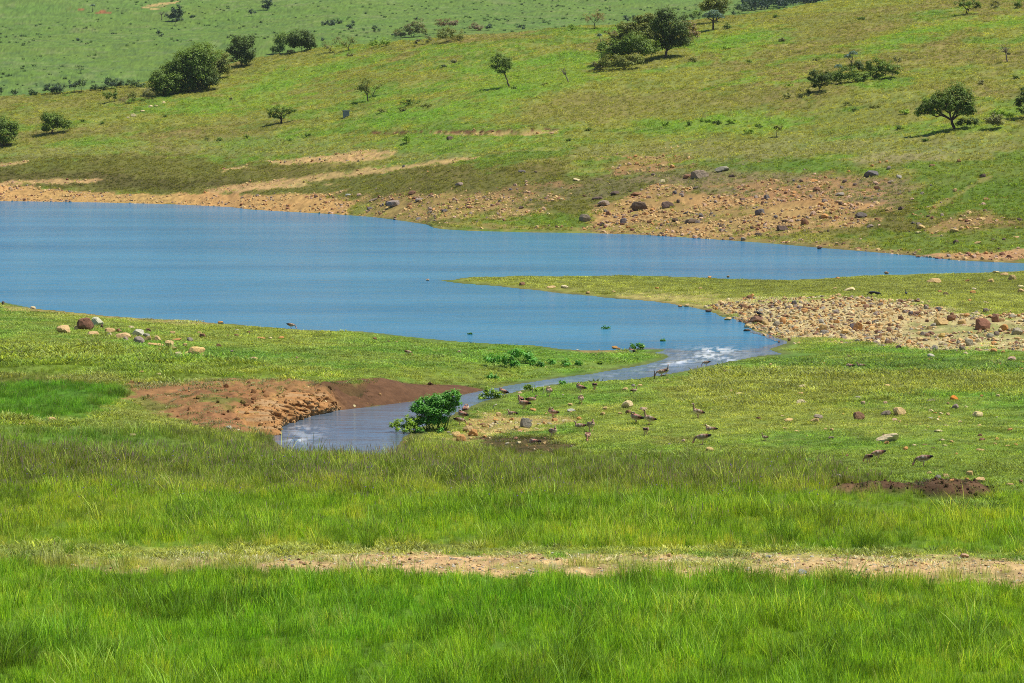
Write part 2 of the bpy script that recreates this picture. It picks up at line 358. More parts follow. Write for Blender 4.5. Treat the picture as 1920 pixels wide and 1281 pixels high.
soil(poly_mask([(1560, 1075), (1700, 1078), (1690, 1092), (1580, 1090)], 5, 20, 4, **N) * .5, (206, 164, 112), .7)
# wet rim along the water
rim = sstep(1.1, 0.15, np.minimum(lo, st)) * (np.minimum(lo, st) > -1)
setc(rim * .5, (104, 92, 58))
# mottle: fine brightness differences of litter, soil crumbs and blades
C[..., 1] *= 1 + .07 * SOIL; C[..., 2] *= 1 - .10 * SOIL; C[..., 0] *= 1 - .02 * SOIL
grain = 1 + (n_sm - 0.5) * 0.55 + (n_ti - 0.5) * 0.75
grain = grain + SOIL * (fbm(X, Y, 0.5, 2, 140) - 0.5) * 0.5
C = np.clip(C * grain[..., None], 0.004, 0.8)
tone = (n_big - 0.5)
C[..., 0] *= 1 + 0.25 * tone; C[..., 2] *= 1 + 0.2 * tone
# rough micro relief on bare earth
Z = Z + SOIL * (~far_side) * (Z > 0.05) * ((fbm(X, Y, 0.45, 3, 150) - 0.5) * 0.16 * (1 + 2.0 * cliff))

def grid_mesh(name, r0, r1, c0, c1, Xa, Ya, Za, keep=None):
    nr, nc = r1 - r0, c1 - c0
    co = np.stack([Xa[r0:r1, c0:c1], Ya[r0:r1, c0:c1], Za[r0:r1, c0:c1]], -1).reshape(-1, 3)
    idx = np.arange(nr * nc).reshape(nr, nc)
    quads = np.stack([idx[:-1, :-1], idx[:-1, 1:], idx[1:, 1:], idx[1:, :-1]], -1)
    if keep is not None:
        kq = keep[r0:r1, c0:c1]
        quads = quads[kq[:-1, :-1] | kq[:-1, 1:] | kq[1:, 1:] | kq[1:, :-1]]
    quads = quads.reshape(-1, 4)
    used = None
    if keep is not None:
        used = np.unique(quads); remap = -np.ones(nr * nc, int); remap[used] = np.arange(len(used))
        quads = remap[quads]; co = co[used]
    me = bpy.data.meshes.new(name)
    me.vertices.add(len(co)); me.vertices.foreach_set('co', co.astype(np.float32).ravel())
    me.loops.add(len(quads) * 4); me.loops.foreach_set('vertex_index', quads.astype(np.int32).ravel())
    me.polygons.add(len(quads)); me.polygons.foreach_set('loop_start', (np.arange(len(quads)) * 4).astype(np.int32))
    me.polygons.foreach_set('use_smooth', np.ones(len(quads), bool))
    me.update(calc_edges=True)
    return me, used

def add_color(me, name, arr):
    a = me.attributes.new(name, 'FLOAT_COLOR', 'POINT')
    full = np.concatenate([arr.reshape(-1, 3), np.ones((arr.reshape(-1, 3).shape[0], 1))], 1)
    a.data.foreach_set('color', full.astype(np.float32).ravel())
def add_float(me, name, arr):
    a = me.attributes.new(name, 'FLOAT', 'POINT'); a.data.foreach_set('value', arr.astype(np.float32).ravel())
def add_vec(me, name, arr):
    a = me.attributes.new(name, 'FLOAT_VECTOR', 'POINT'); a.data.foreach_set('vector', arr.astype(np.float32).ravel())

# ------------------------------------------------------------------ materials
def new_mat(name):
    m = bpy.data.materials.new(name); m.use_nodes = True
    nt = m.node_tree; nt.nodes.clear()
    out = nt.nodes.new('ShaderNodeOutputMaterial')
    b = nt.nodes.new('ShaderNodeBsdfPrincipled')
    nt.links.new(b.outputs[0], out.inputs[0])
    b.inputs['Specular IOR Level'].default_value = 0.2
    return m, nt, b, out
def attr(nt, name, typ='GEOMETRY'):
    a = nt.nodes.new('ShaderNodeAttribute'); a.attribute_name = name; a.attribute_type = typ; return a
def noise(nt, scale, detail=3, vec=None, rough=0.6):
    n = nt.nodes.new('ShaderNodeTexNoise'); n.inputs['Scale'].default_value = scale; n.inputs['Detail'].default_value = detail
    n.inputs['Roughness'].default_value = rough
    if vec is not None: nt.links.new(vec, n.inputs['Vector'])
    return n
def math_node(nt, op, a, b=None, c=None):
    n = nt.nodes.new('ShaderNodeMath'); n.operation = op
    for i, v in enumerate((a, b, c)):
        if v is None: continue
        if isinstance(v, (int, float)): n.inputs[i].default_value = v
        else: nt.links.new(v, n.inputs[i])
    return n.outputs[0]
def vmul(nt, col, fac):
    n = nt.nodes.new('ShaderNodeVectorMath'); n.operation = 'SCALE'
    nt.links.new(col, n.inputs[0])
    if isinstance(fac, (int, float)): n.inputs['Scale'].default_value = fac
    else: nt.links.new(fac, n.inputs['Scale'])
    return n.outputs[0]

mg, nt, b, out = new_mat('ground_material')
tc = nt.nodes.new('ShaderNodeTexCoord')
ga = attr(nt, 'paint'); so_ = attr(nt, 'soil')
n1 = noise(nt, 6.0, 5, tc.outputs['Object'], .7)
f1 = math_node(nt, 'MULTIPLY_ADD', n1.outputs['Fac'], 0.9, 0.55)
nt.links.new(vmul(nt, ga.outputs['Color'], f1), b.inputs['Base Color'])
b.inputs['Roughness'].default_value = 0.95
bp = nt.nodes.new('ShaderNodeBump'); bp.inputs['Strength'].default_value = 0.9; bp.inputs['Distance'].default_value = 0.12
n2 = noise(nt, 2.2, 6, tc.outputs['Object'], .75)
nt.links.new(n2.outputs['Fac'], bp.inputs['Height']); nt.links.new(bp.outputs[0], b.inputs['Normal'])

me, _ = grid_mesh('ground', 0, NR, 0, NC, X, Y, Z)
add_color(me, 'paint', C); add_float(me, 'soil', SOIL)
me.materials.append(mg)
ground = bpy.data.objects.new('ground', me); COL.objects.link(ground); ground['kind'] = 'structure'

# ------------------------------------------------------------------ water: lake and stream
swm = (np.abs(st) < 1e3) & (st < 2.5) & (lo > -0.0) & (D < 200)
# the stream takes over at the rapids
split = (PX0 < 1300) | (PY0 > 640)
is_stream = (st < 2.0) & (D < 215) & (lo > -0.4)
lake_keep = (((lo < 1.6) & (D < 300)) | ((D >= 295) & (D < Dsh + 3))) & (D > 90)
stream_keep = is_stream
WZ = np.zeros_like(X)
foam = np.zeros_like(X)
def pblob(cx, cy, rx, ry, ang=0.0, hard=1.0):
    c, s = math.cos(ang), math.sin(ang)
    dx, dy = PX0 - cx, PY0 - cy
    a_ = (dx * c + dy * s) / rx; b_ = (-dx * s + dy * c) / ry
    return np.exp(-(a_ * a_ + b_ * b_) ** hard)
fo = (pblob(1342, 657, 32, 4.5) + pblob(1333, 668, 26, 3) + pblob(1350, 675, 34, 3.5) + .9 * pblob(1270, 681, 42, 3.5, -0.14) + .35 * pblob(1330, 665, 80, 14) +
      .8 * pblob(556, 826, 14, 4) + .75 * pblob(563, 802, 12, 3) + .5 * pblob(640, 765, 70, 4, -0.15) + .35 * pblob(570, 815, 40, 18) + .35 * pblob(1000, 728, 60, 3, -0.15) + .22 * pblob(1180, 700, 120, 6, -0.12))
foam = np.clip(fo, 0, 1.3)
fl = foam * np.clip((fbm(X, Y * 0.5, 0.30, 3, 200) - 0.42) * 5, 0, 1)
WZ = WZ + foam * np.maximum(fbm(X, Y, 0.35, 3, 201) - 0.4, 0) * 0.2
def mp2_(nt, tc):
    m_ = nt.nodes.new('ShaderNodeMapping'); m_.inputs['Scale'].default_value = (0.25, 1.0, 1.0); m_.inputs['Rotation'].default_value = (0, 0, 0.08)
    nt.links.new(tc.outputs['Object'], m_.inputs[0]); return m_.outputs[0]
def water_mat(name, base, streak_tint, rough, wav, foamy):
    m, nt, b, out = new_mat(name)
    tc = nt.nodes.new('ShaderNodeTexCoord')
    b.inputs['Roughness'].default_value = rough
    b.inputs['IOR'].default_value = 1.33
    b.inputs['Specular IOR Level'].default_value = 0.5
    mp = nt.nodes.new('ShaderNodeMapping'); mp.inputs['Scale'].default_value = (0.35, 1.0, 1.0)
    mp.inputs['Rotation'].default_value = (0, 0, 0.3)
    nt.links.new(tc.outputs['Object'], mp.inputs[0])
    big = noise(nt, 0.05, 6, mp2_(nt, tc), .68)
    mp2 = nt.nodes.new('ShaderNodeMapping'); mp2.inputs['Scale'].default_value = (0.25, 1.0, 1.0)
    nt.links.new(tc.outputs['Object'], mp2.inputs[0])
    band = noise(nt, 0.09, 4, mp2.outputs[0], .65)
    mix = nt.nodes.new('ShaderNodeMix'); mix.data_type = 'RGBA'
    mix.inputs['A'].default_value = (*base, 1); mix.inputs['B'].default_value = (*streak_tint, 1)  # sheen of paler wind streaks painted into the base colour
    fac = nt.nodes.new('ShaderNodeMapRange'); fac.inputs['From Min'].default_value = 0.35; fac.inputs['From Max'].default_value = 0.65
    nt.links.new(big.outputs['Fac'], fac.inputs['Value']); nt.links.new(fac.outputs[0], mix.inputs['Factor'])
    col = mix.outputs['Result']
    fa = attr(nt, 'foam')
    mf = nt.nodes.new('ShaderNodeMix'); mf.data_type = 'RGBA'; mf.inputs['B'].default_value = (0.78, 0.80, 0.80, 1)
    nt.links.new(col, mf.inputs['A']); nt.links.new(fa.outputs['Fac'], mf.inputs['Factor'])
    nt.links.new(mf.outputs['Result'], b.inputs['Base Color'])
    # ripples: short chop whose strength changes with gust patches
    w1 = noise(nt, 1.5, 5, mp.outputs[0], .62); w2 = noise(nt, 0.42, 3, mp.outputs[0], .55)
    wv = nt.nodes.new('ShaderNodeMath'); wv.operation = 'MULTIPLY_ADD'
    nt.links.new(w2.outputs['Fac'], wv.inputs[0]); wv.inputs[1].default_value = 1.6; nt.links.new(w1.outputs['Fac'], wv.inputs[2])
    st_ = nt.nodes.new('ShaderNodeMapRange'); st_.inputs['From Min'].default_value = 0.35; st_.inputs['From Max'].default_value = 0.7
    st_.inputs['To Min'].default_value = 0.35; st_.inputs['To Max'].default_value = 1.0
    nt.links.new(band.outputs['Fac'], st_.inputs['Value'])
    bp = nt.nodes.new('ShaderNodeBump'); bp.inputs['Distance'].default_value = wav
    nt.links.new(st_.outputs[0], bp.inputs['Strength']); nt.links.new(wv.outputs[0], bp.inputs['Height'])
    nt.links.new(bp.outputs[0], b.inputs['Normal'])
    return m
m_lake = water_mat('lake_water', (0.016, 0.160, 0.30), (0.055, 0.25, 0.40), 0.14, 0.30, False)
m_stream = water_mat('stream_water', (0.07, 0.12, 0.19), (0.12, 0.16, 0.20), 0.10, 0.14, True)
for nm_, kp, mt in (('lake', lake_keep, m_lake), ('stream', stream_keep, m_stream)):
    r0 = np.searchsorted(rowsD, 85.0); r1 = np.searchsorted(rowsD, 470.0)
    me, used = grid_mesh(nm_, r0, r1, 0, NC, X, Y, WZ * (nm_ == 'stream') + (0.012 if nm_ == 'stream' else 0.0), kp)
    add_float(me, 'foam', fl[r0:r1].reshape(-1)[used]); me.materials.append(mt)
    o = bpy.data.objects.new(nm_, me); COL.objects.link(o); o['kind'] = 'structure'

# ------------------------------------------------------------------ sampling the terrain
def g_sample(arr, x, y):
    rr = np.interp(y, rowsD, np.arange(NR)); cc = np.interp(x / y, cu, np.arange(NC))
    r0 = np.clip(rr.astype(int), 0, NR - 2); c0 = np.clip(cc.astype(int), 0, NC - 2)
    fr, fc = rr - r0, cc - c0
    if arr.ndim == 3: fr = fr[..., None]; fc = fc[..., None]
    return (arr[r0, c0] * (1 - fr) + arr[r0 + 1, c0] * fr) * (1 - fc) + (arr[r0, c0 + 1] * (1 - fr) + arr[r0 + 1, c0 + 1] * fr) * fc
def height(x, y):
    return float(g_sample(Z, np.array([float(x)]), np.array([float(y)]))[0])
_ts = np.concatenate([np.arange(60, 300, 0.12), np.arange(300, 1600, 0.4)])
def place(px, py, water=False):
    """where the line of sight of a photo pixel meets the ground"""
    rx, ry, rz = ray(px, py)
    x, y, z = _ts * rx, _ts * ry, CAM_H + _ts * rz
    h = g_sample(Z, x, y)
    if water: h = np.maximum(h, 0)
    hit = np.where(z <= h)[0]
    i = hit[0] if len(hit) else len(_ts) - 1
    return Vector((float(x[i]), float(y[i]), float(h[i])))
def px_per_m(p): return F / (p.y * math.cos(PITCH) + (CAM_H - p.z) * math.sin(PITCH))

# ------------------------------------------------------------------ grass and other scattered stuff (geometry nodes on points)
def raw_mesh(name, co, faces, mat=None, smooth=False):
    me = bpy.data.meshes.new(name)
    me.from_pydata([tuple(c) for c in co], [], [tuple(f) for f in faces])
    if smooth: me.polygons.foreach_set('use_smooth', np.ones(len(me.polygons), bool))
    if mat: me.materials.append(mat)
    me.update()
    return me

def tuft(name, n, rad, hmin, hmax, wid, mat, lean=0.35, seeds=0.0, seedcol=1.0, rs=1):
    r_ = random.Random(rs)
    co, fc, tone = [], [], []
    for i in range(n):
        a = r_.uniform(0, 2 * math.pi); rr = rad * math.sqrt(r_.random())
        bx, by = rr * math.cos(a), rr * math.sin(a)
        h = r_.uniform(hmin, hmax) * (1 - 0.3 * rr / max(rad, 1e-3))
        la = a + r_.uniform(-1.0, 1.0); L = h * lean * r_.uniform(0.2, 1.3)
        dx, dy = math.cos(la) * L, math.sin(la) * L
        fa = r_.uniform(0, math.pi); wx_, wy_ = math.cos(fa) * wid / 2, math.sin(fa) * wid / 2
        k = len(co)
        seedy = r_.random() < seeds
        tn = r_.uniform(0.0, 1.0)
        ts = [0, 0.45, 0.8]
        for t in ts:
            w = 1 - 0.35 * t
            cx_, cy_, cz_ = bx + dx * t * t, by + dy * t * t, h * t
            co.append((cx_ - wx_ * w, cy_ - wy_ * w, cz_)); co.append((cx_ + wx_ * w, cy_ + wy_ * w, cz_)); tone += [tn, tn]
        co.append((bx + dx, by + dy, h)); tone.append(tn)
        fc += [(k, k + 1, k + 3, k + 2), (k + 2, k + 3, k + 5, k + 4), (k + 4, k + 5, k + 6)]
        if seedy:
            k = len(co); sw = wid * 0.9; hh = h * r_.uniform(1.02, 1.25); tx, ty = bx + dx * 1.1, by + dy * 1.1
            for (ox, oy, oz) in ((-sw, 0, hh * .93), (sw, 0, hh * .93), (0, 0, hh * 1.1), (0, 0, hh * .78)):
                ca, sa = math.cos(fa), math.sin(fa)
                co.append((tx + ox * ca, ty + ox * sa, oz)); tone.append(-1.0)
            fc += [(k + 3, k + 1, k + 2, k)]
    me = raw_mesh(name, co, fc, mat)
    a_ = me.attributes.new('tone', 'FLOAT', 'POINT'); a_.data.foreach_set('value', np.array(tone, np.float32))
    return me

def grass_material(name, seedcol, trans=0.45):
    m, nt, b, out = new_mat(name)
    ti = attr(nt, 'tint', 'INSTANCER'); tn = attr(nt, 'tone')
    f = nt.nodes.new('ShaderNodeMapRange'); f.inputs['From Min'].default_value = 0; f.inputs['From Max'].default_value = 1
    f.inputs['To Min'].default_value = 0.45; f.inputs['To Max'].default_value = 1.75
    nt.links.new(tn.outputs['Fac'], f.inputs['Value'])
    col = vmul(nt, ti.outputs['Color'], f.outputs[0])
    lt = math_node(nt, 'LESS_THAN', tn.outputs['Fac'], -0.5)
    mx = nt.nodes.new('ShaderNodeMix'); mx.data_type = 'RGBA'; mx.inputs['B'].default_value = (*seedcol, 1)
    nt.links.new(lt, mx.inputs['Factor']); nt.links.new(col, mx.inputs['A'])
    b.inputs['Roughness'].default_value = 0.6; b.inputs['Specular IOR Level'].default_value = 0.25
    nt.links.new(mx.outputs['Result'], b.inputs['Base Color'])
    tr_ = nt.nodes.new('ShaderNodeBsdfTranslucent')
    tm = nt.nodes.new('ShaderNodeVectorMath'); tm.operation = 'MULTIPLY'; tm.inputs[1].default_value = (1.2, 1.12, 0.5)
    nt.links.new(mx.outputs['Result'], tm.inputs[0]); nt.links.new(tm.outputs[0], tr_.inputs['Color'])
    ms = nt.nodes.new('ShaderNodeMixShader'); ms.inputs[0].default_value = trans
    nt.links.new(b.outputs[0], ms.inputs[1]); nt.links.new(tr_.outputs[0], ms.inputs[2]); nt.links.new(ms.outputs[0], out.inputs[0])
    return m
g_mat = grass_material('grass_blades', lin(168, 146, 140))

def scatter(name, pts, scl, tint, variants, idx=None, rotz=None, tilt=0.0, stuff=True, label=None, cat=None):
    """one object: geometry nodes place copies of the variants on the points"""
    n = len(pts)
    me = bpy.data.meshes.new(name)
    me.vertices.add(n); me.vertices.foreach_set('co', pts.astype(np.float32).ravel())
    rot = np.zeros((n, 3)); rot[:, 2] = rng.uniform(0, 6.283, n) if rotz is None else rotz
    rot[:, 0] = rng.normal(0, 1, n) * tilt; rot[:, 1] = rng.normal(0, 1, n) * tilt
    s3 = scl if scl.ndim == 2 else np.repeat(scl[:, None], 3, 1)
    add_vec(me, 'rot', rot); add_vec(me, 'scl', s3); add_color(me, 'tint', tint)
    a = me.attributes.new('idx', 'INT', 'POINT')
    a.data.foreach_set('value', (rng.integers(0, len(variants), n) if idx is None else idx).astype(np.int32))
    o = bpy.data.objects.new(name, me); COL.objects.link(o)
    vc = bpy.data.collections.new(name + '_source')
    for k, vm in enumerate(variants):
        vc.objects.link(bpy.data.objects.new('%s_source_%02d' % (name, k), vm))
    ng = bpy.data.node_groups.new(name, 'GeometryNodeTree')
    ng.interface.new_socket('Geometry', in_out='INPUT', socket_type='NodeSocketGeometry')
    ng.interface.new_socket('Geometry', in_out='OUTPUT', socket_type='NodeSocketGeometry')
    N_ = ng.nodes; gi = N_.new('NodeGroupInput'); go = N_.new('NodeGroupOutput')
    ip = N_.new('GeometryNodeInstanceOnPoints'); ci = N_.new('GeometryNodeCollectionInfo')
    ci.inputs['Collection'].default_value = vc; ci.inputs['Separate Children'].default_value = True; ci.inputs['Reset Children'].default_value = True
    ip.inputs['Pick Instance'].default_value = True
    def na(nm, t):
        q = N_.new('GeometryNodeInputNamedAttribute'); q.data_type = t; q.inputs['Name'].default_value = nm; return q.outputs[0]
    ng.links.new(gi.outputs[0], ip.inputs['Points']); ng.links.new(ci.outputs[0], ip.inputs['Instance'])
    ng.links.new(na('idx', 'INT'), ip.inputs['Instance Index']); ng.links.new(na('rot', 'FLOAT_VECTOR'), ip.inputs['Rotation'])
    ng.links.new(na('scl', 'FLOAT_VECTOR'), ip.inputs['Scale']); ng.links.new(ip.outputs[0], go.inputs[0])
    md = o.modifiers.new('scatter', 'NODES'); md.node_group = ng
    if stuff: o['kind'] = 'stuff'
    if label: o['label'] = label
    if cat: o['category'] = cat
    return o

# fields that say how tall and how thick the grass grows
def pm(poly, soft, *a_, **k): return poly_mask(poly, soft, *a_, **k)
HG = np.full(X.shape, 0.075)
def seth(m, v):
    HG[:] = HG * (1 - m) + m * v
seth(pm([(-300, 640), (250, 650), (640, 700), (240, 745), (180, 800), (-300, 800)], 8, **N), 0.17)
seth(pm([(480, 800), (780, 820), (780, 850), (480, 850)], 6, **N), 0.2)
seth(pm([(-300, 715), (230, 722), (245, 745), (180, 780), (-300, 785)], 8, **N), 0.26)
seth(pm([(1300, 690), (2300, 690), (2300, 750), (1280, 755)], 10, **N), 0.15)
seth(pm([(-300, 795), (500, 815), (780, 828), (860, 845), (1500, 858), (1560, 885), (1640, 915), (1850, 942), (2300, 950), (2300, 1100), (-300, 1100)], 8, 60, 5, **N), 0.32)
seth(pm([(-300, 860), (500, 860), (1500, 900), (2300, 960), (2300, 1020), (-300, 1010)], 8, 60, 5, **N), 0.37)
seth(pm([(1540, 925), (1880, 935), (1880, 970), (1540, 962)], 6, 20, 3, **N), 0.16)
seth(sstep(1078, 1098, PY - (PX - 960) * .012) * (Y < 120), 0.38)
seth(pm([(-300, 1026), (960, 1026), (1500, 1030), (2300, 1040), (2300, 1072), (1300, 1062), (960, 1054), (-300, 1052)], 4, 30, 3, **N), 0.10)
seth(far_side.astype(float), 0.26)
HG *= 0.70 + 0.6 * fbm(X, Y, 3.5, 3, 401)
BARE = np.clip(SOIL * 1.15 - 0.12, 0, 1)

def trapezoid(n, y0, y1, half=0.197):
    y = np.sqrt(rng.uniform(y0 * y0, y1 * y1, n)); u = rng.uniform(-half, half, n)
    return u * y, y
def area(y0, y1, half=0.197): return half * (y1 * y1 - y0 * y0)

def grow(name, y0, y1, dens, variants_h, variants, mul, base_s, var=1.0, thin_bare=1.0, widen=1.0, zmin=0.04, seedy=None, tintmul=1.0, sel=None, gray=.08, half=None, minxy=.0, rmax=.92):
    half = half or (.262 if y1 < 170 else .225)
    n = int(area(y0, y1, half) * dens)
    x, y = trapezoid(n, y0, y1, half)
    h = g_sample(HG, x, y); bare = g_sample(BARE, x, y); z = g_sample(Z, x, y); tint = g_sample(C, x, y)
    d = np.minimum(g_sample(np.clip(st, -5, 5), x, y), g_sample(np.clip(lo, -5, 5), x, y))
    ok = (z > zmin) & (rng.random(n) > bare * thin_bare) & ((d > 0.12) | (y > 262))
    if sel is not None: ok &= sel(x, y, h)
    x, y, z, h, tint = x[ok], y[ok], z[ok], h[ok], tint[ok]
    m = len(x)
    clump = fbm(x, y, 1.1, 2, 411); clump2 = fbm(x, y, 5.0, 2, 412)
    s = h / variants_h * rng.uniform(0.65, 1.35, m) * (1 - .42 * var + .8 * var * sstep(.25, .75, clump)) * mul
    sx = np.maximum(s * widen, minxy); sc = np.stack([sx, sx, s], 1)
    t = tint / np.maximum(1e-3, 1.0)
    br = (1 - .24 * var + 0.5 * var * sstep(.2, .8, fbm(x, y, 1.7, 3, 413))) * rng.uniform(1 - .42 * var, 1 + .42 * var, m) * tintmul
    hue = (clump2 - 0.5) * 0.5 + rng.normal(0, .05, m)
    t = t * br[:, None]; t[:, 0] *= 1.10
    t[:, 0] *= 1 + 0.45 * hue; t[:, 2] *= 1 + 0.2 * rng.normal(0, 1, m)
    lum_ = t.mean(1, keepdims=True); t = t * (1 - gray) + lum_ * gray
    dry = rng.random(m) < 0.05
    t[dry] = t[dry] * 0.5 + np.array(lin(176, 156, 104)) * 0.5
    t[:, 0] = np.minimum(t[:, 0], t[:, 1] * rmax)
    t = np.clip(t, 0.004, 0.6)
    idx = None
    if seedy is not None:
        ps = seedy(x, y)
        idx = np.where(rng.random(m) < ps, rng.integers(len(variants) // 2, len(variants), m), rng.integers(0, len(variants) // 2, m))
    return scatter(name, np.stack([x, y, z - 0.01], 1), sc, t, variants, idx=idx, tilt=0.10)

tall = [tuft('tall_%d' % i, 34, 0.20, 0.22, 0.52, 0.0105, g_mat, 0.34, 0.0, rs=10 + i) for i in range(4)]
tallseed = [tuft('tallseed_%d' % i, 30, 0.18, 0.24, 0.54, 0.009, g_mat, 0.28, 0.22, rs=20 + i) for i in range(4)]
longb = [tuft('longb_%d' % i, 9, 0.16, 0.35, 0.85, 0.013, g_mat, 0.6, 0.0, rs=25 + i) for i in range(5)]
low = [tuft('low_%d' % i, 30, 0.16, 0.06, 0.13, 0.016, g_mat, 0.8, 0.0, rs=30 + i) for i in range(4)]
hillt = [tuft('hillt_%d' % i, 26, 0.30, 0.2, 0.5, 0.05, g_mat, 0.6, 0.0, rs=40 + i) for i in range(4)]

def seedband(x, y):
    z = g_sample(Z, x, y); px, py = project(x, y, z)
    b_ = sstep(800, 850, py) * sstep(960, 900, py)
    return 0.05 * (py < 1060) + 0.8 * b_ * (0.25 + 0.9 * fbm(x, y, 4, 2, 431)) + 0.0 * (py > 1060)
GM = 2.05
grow('foreground_grass', 57, 100.5, 19, 0.42, tall + tallseed, 1.0, 1, seedy=seedband, tintmul=GM * 1.34, gray=.02, sel=lambda x, y, h: h > 0.16)
grow('tall_meadow_grass', 100.5, 164, 15, 0.42, tall + tallseed, 1.0, 1, seedy=seedband, tintmul=GM, sel=lambda x, y, h: h > 0.14, widen=1.1, rmax=.82)
grow('short_turf', 57, 150, 22, 0.10, low, 1.0, 1, var=.6, thin_bare=.84, widen=1.4, tintmul=GM * 1.12, gray=.16, minxy=.95, sel=lambda x, y, h: h <= 0.17)
grow('bank_turf', 150, 262, 9, 0.10, low, 1.15, 1, var=.55, thin_bare=1.05, widen=2.0, tintmul=GM * 1.05, gray=.14, minxy=1.1)
grow('hillside_grass', 262, 590, 2.4, 0.36, hillt, .78, 1, var=.3, widen=1.25, zmin=0.15, thin_bare=1.05, tintmul=GM * 1.14, rmax=.99)

grow('long_blades', 57, 128, 3.2, 0.42, longb, 1.05, 1, tintmul=GM * 1.5, gray=.12, sel=lambda x, y, h: (h > 0.22) & (fbm(x, y, 2.3, 2, 441) > .45))
grow('path_sprigs', 70, 104, 1.6, 0.16, longb, .55, 1, tintmul=GM, gray=.1, thin_bare=.2, sel=lambda x, y, h: h <= 0.2)

# ------------------------------------------------------------------ stones
def ico(sub):
    bm = bmesh.new(); bmesh.ops.create_icosphere(bm, subdivisions=sub, radius=1.0)
    v = np.array([w.co[:] for w in bm.verts]); f = [[w.index for w in p.verts] for p in bm.faces]; bm.free()
    return v, f
_ico = {k: ico(k) for k in (1, 2, 3)}
def stone_mesh(name, sub, seed, mat, planes=11, flat=1.0, taper=.42):
    r_ = np.random.default_rng(seed)
    v, f = _ico[sub]
    n = r_.normal(size=(planes, 3)); n /= np.linalg.norm(n, axis=1)[:, None]
    n = np.concatenate([n, [[0, 0, 1], [0, 0, -1]]]); d = np.concatenate([r_.uniform(0.62, 1.0, planes), [r_.uniform(.55, .9) * flat, 0.8]])
    dot = np.maximum(v @ n.T, 1e-4)
    rr = np.minimum((d[None, :] / dot).min(1), 1.25)
    rr *= 1 + r_.normal(0, .025, len(v))
    co = v * rr[:, None]
    co[:, 2] -= co[:, 2].min(); co[:, 2] /= co[:, 2].max()
    co[:, :2] *= (1.12 - taper * co[:, 2:3] ** 1.3)
    co[:, :2] /= np.abs(co[:, :2]).max(0)
    return raw_mesh(name, co * np.array([.5, .5, 1.0]), f, mat, smooth=False)
ms, nt, b, out = new_mat('stone')
oi = nt.nodes.new('ShaderNodeObjectInfo'); tc = nt.nodes.new('ShaderNodeTexCoord'); geo = nt.nodes.new('ShaderNodeNewGeometry')
n1 = noise(nt, 7.0, 5, geo.outputs['Position'], .7); f1 = math_node(nt, 'MULTIPLY_ADD', n1.outputs['Fac'], 1.1, 0.42)
nt.links.new(vmul(nt, oi.outputs['Color'], f1), b.inputs['Base Color']); b.inputs['Roughness'].default_value = 0.9
bp = nt.nodes.new('ShaderNodeBump'); bp.inputs['Distance'].default_value = 0.05; bp.inputs['Strength'].default_value = .8
n2 = noise(nt, 12.0, 6, geo.outputs['Position'], .75); nt.links.new(n2.outputs['Fac'], bp.inputs['Height']); nt.links.new(bp.outputs[0], b.inputs['Normal'])
mst, nt, b, out = new_mat('loose_stone')
ti = attr(nt, 'tint', 'INSTANCER'); geo = nt.nodes.new('ShaderNodeNewGeometry')
n1 = noise(nt, 9.0, 4, geo.outputs['Position'], .7); f1 = math_node(nt, 'MULTIPLY_ADD', n1.outputs['Fac'], 0.8, 0.6)
nt.links.new(vmul(nt, ti.outputs['Color'], f1), b.inputs['Base Color']); b.inputs['Roughness'].default_value = 0.92

round_v = [stone_mesh('stone_round_%d' % i, 3, 500 + i, ms, 16) for i in range(6)]
block_v = [stone_mesh('stone_block_%d' % i, 3, 520 + i, ms, 7, taper=.22) for i in range(6)]
small_v = [stone_mesh('stone_small_%d' % i, 2, 540 + i, ms, 8, taper=.3) for i in range(8)]

SC = {'tan': (214, 180, 120), 'pale': (224, 204, 152), 'orange': (208, 154, 92), 'bright orange': (226, 140, 60), 'grey': (166, 156, 134), 'white grey': (200, 194, 170),
      'brown': (150, 112, 84), 'dark': (118, 98, 82), 'dark grey': (118, 110, 104), 'red brown': (152, 106, 80), 'pink': (206, 170, 138), 'grey brown': (158, 140, 122), 'yellow': (222, 186, 104), 'blue grey': (168, 176, 180)}
WORD = {'tan': 'tan', 'pale': 'pale sandy', 'orange': 'orange', 'bright orange': 'bright orange', 'grey': 'grey', 'white grey': 'whitish grey', 'brown': 'brown', 'dark': 'dark brown',
        'dark grey': 'dark grey', 'red brown': 'reddish brown', 'pink': 'pinkish', 'grey brown': 'greyish brown', 'yellow': 'yellowish', 'blue grey': 'blue grey'}
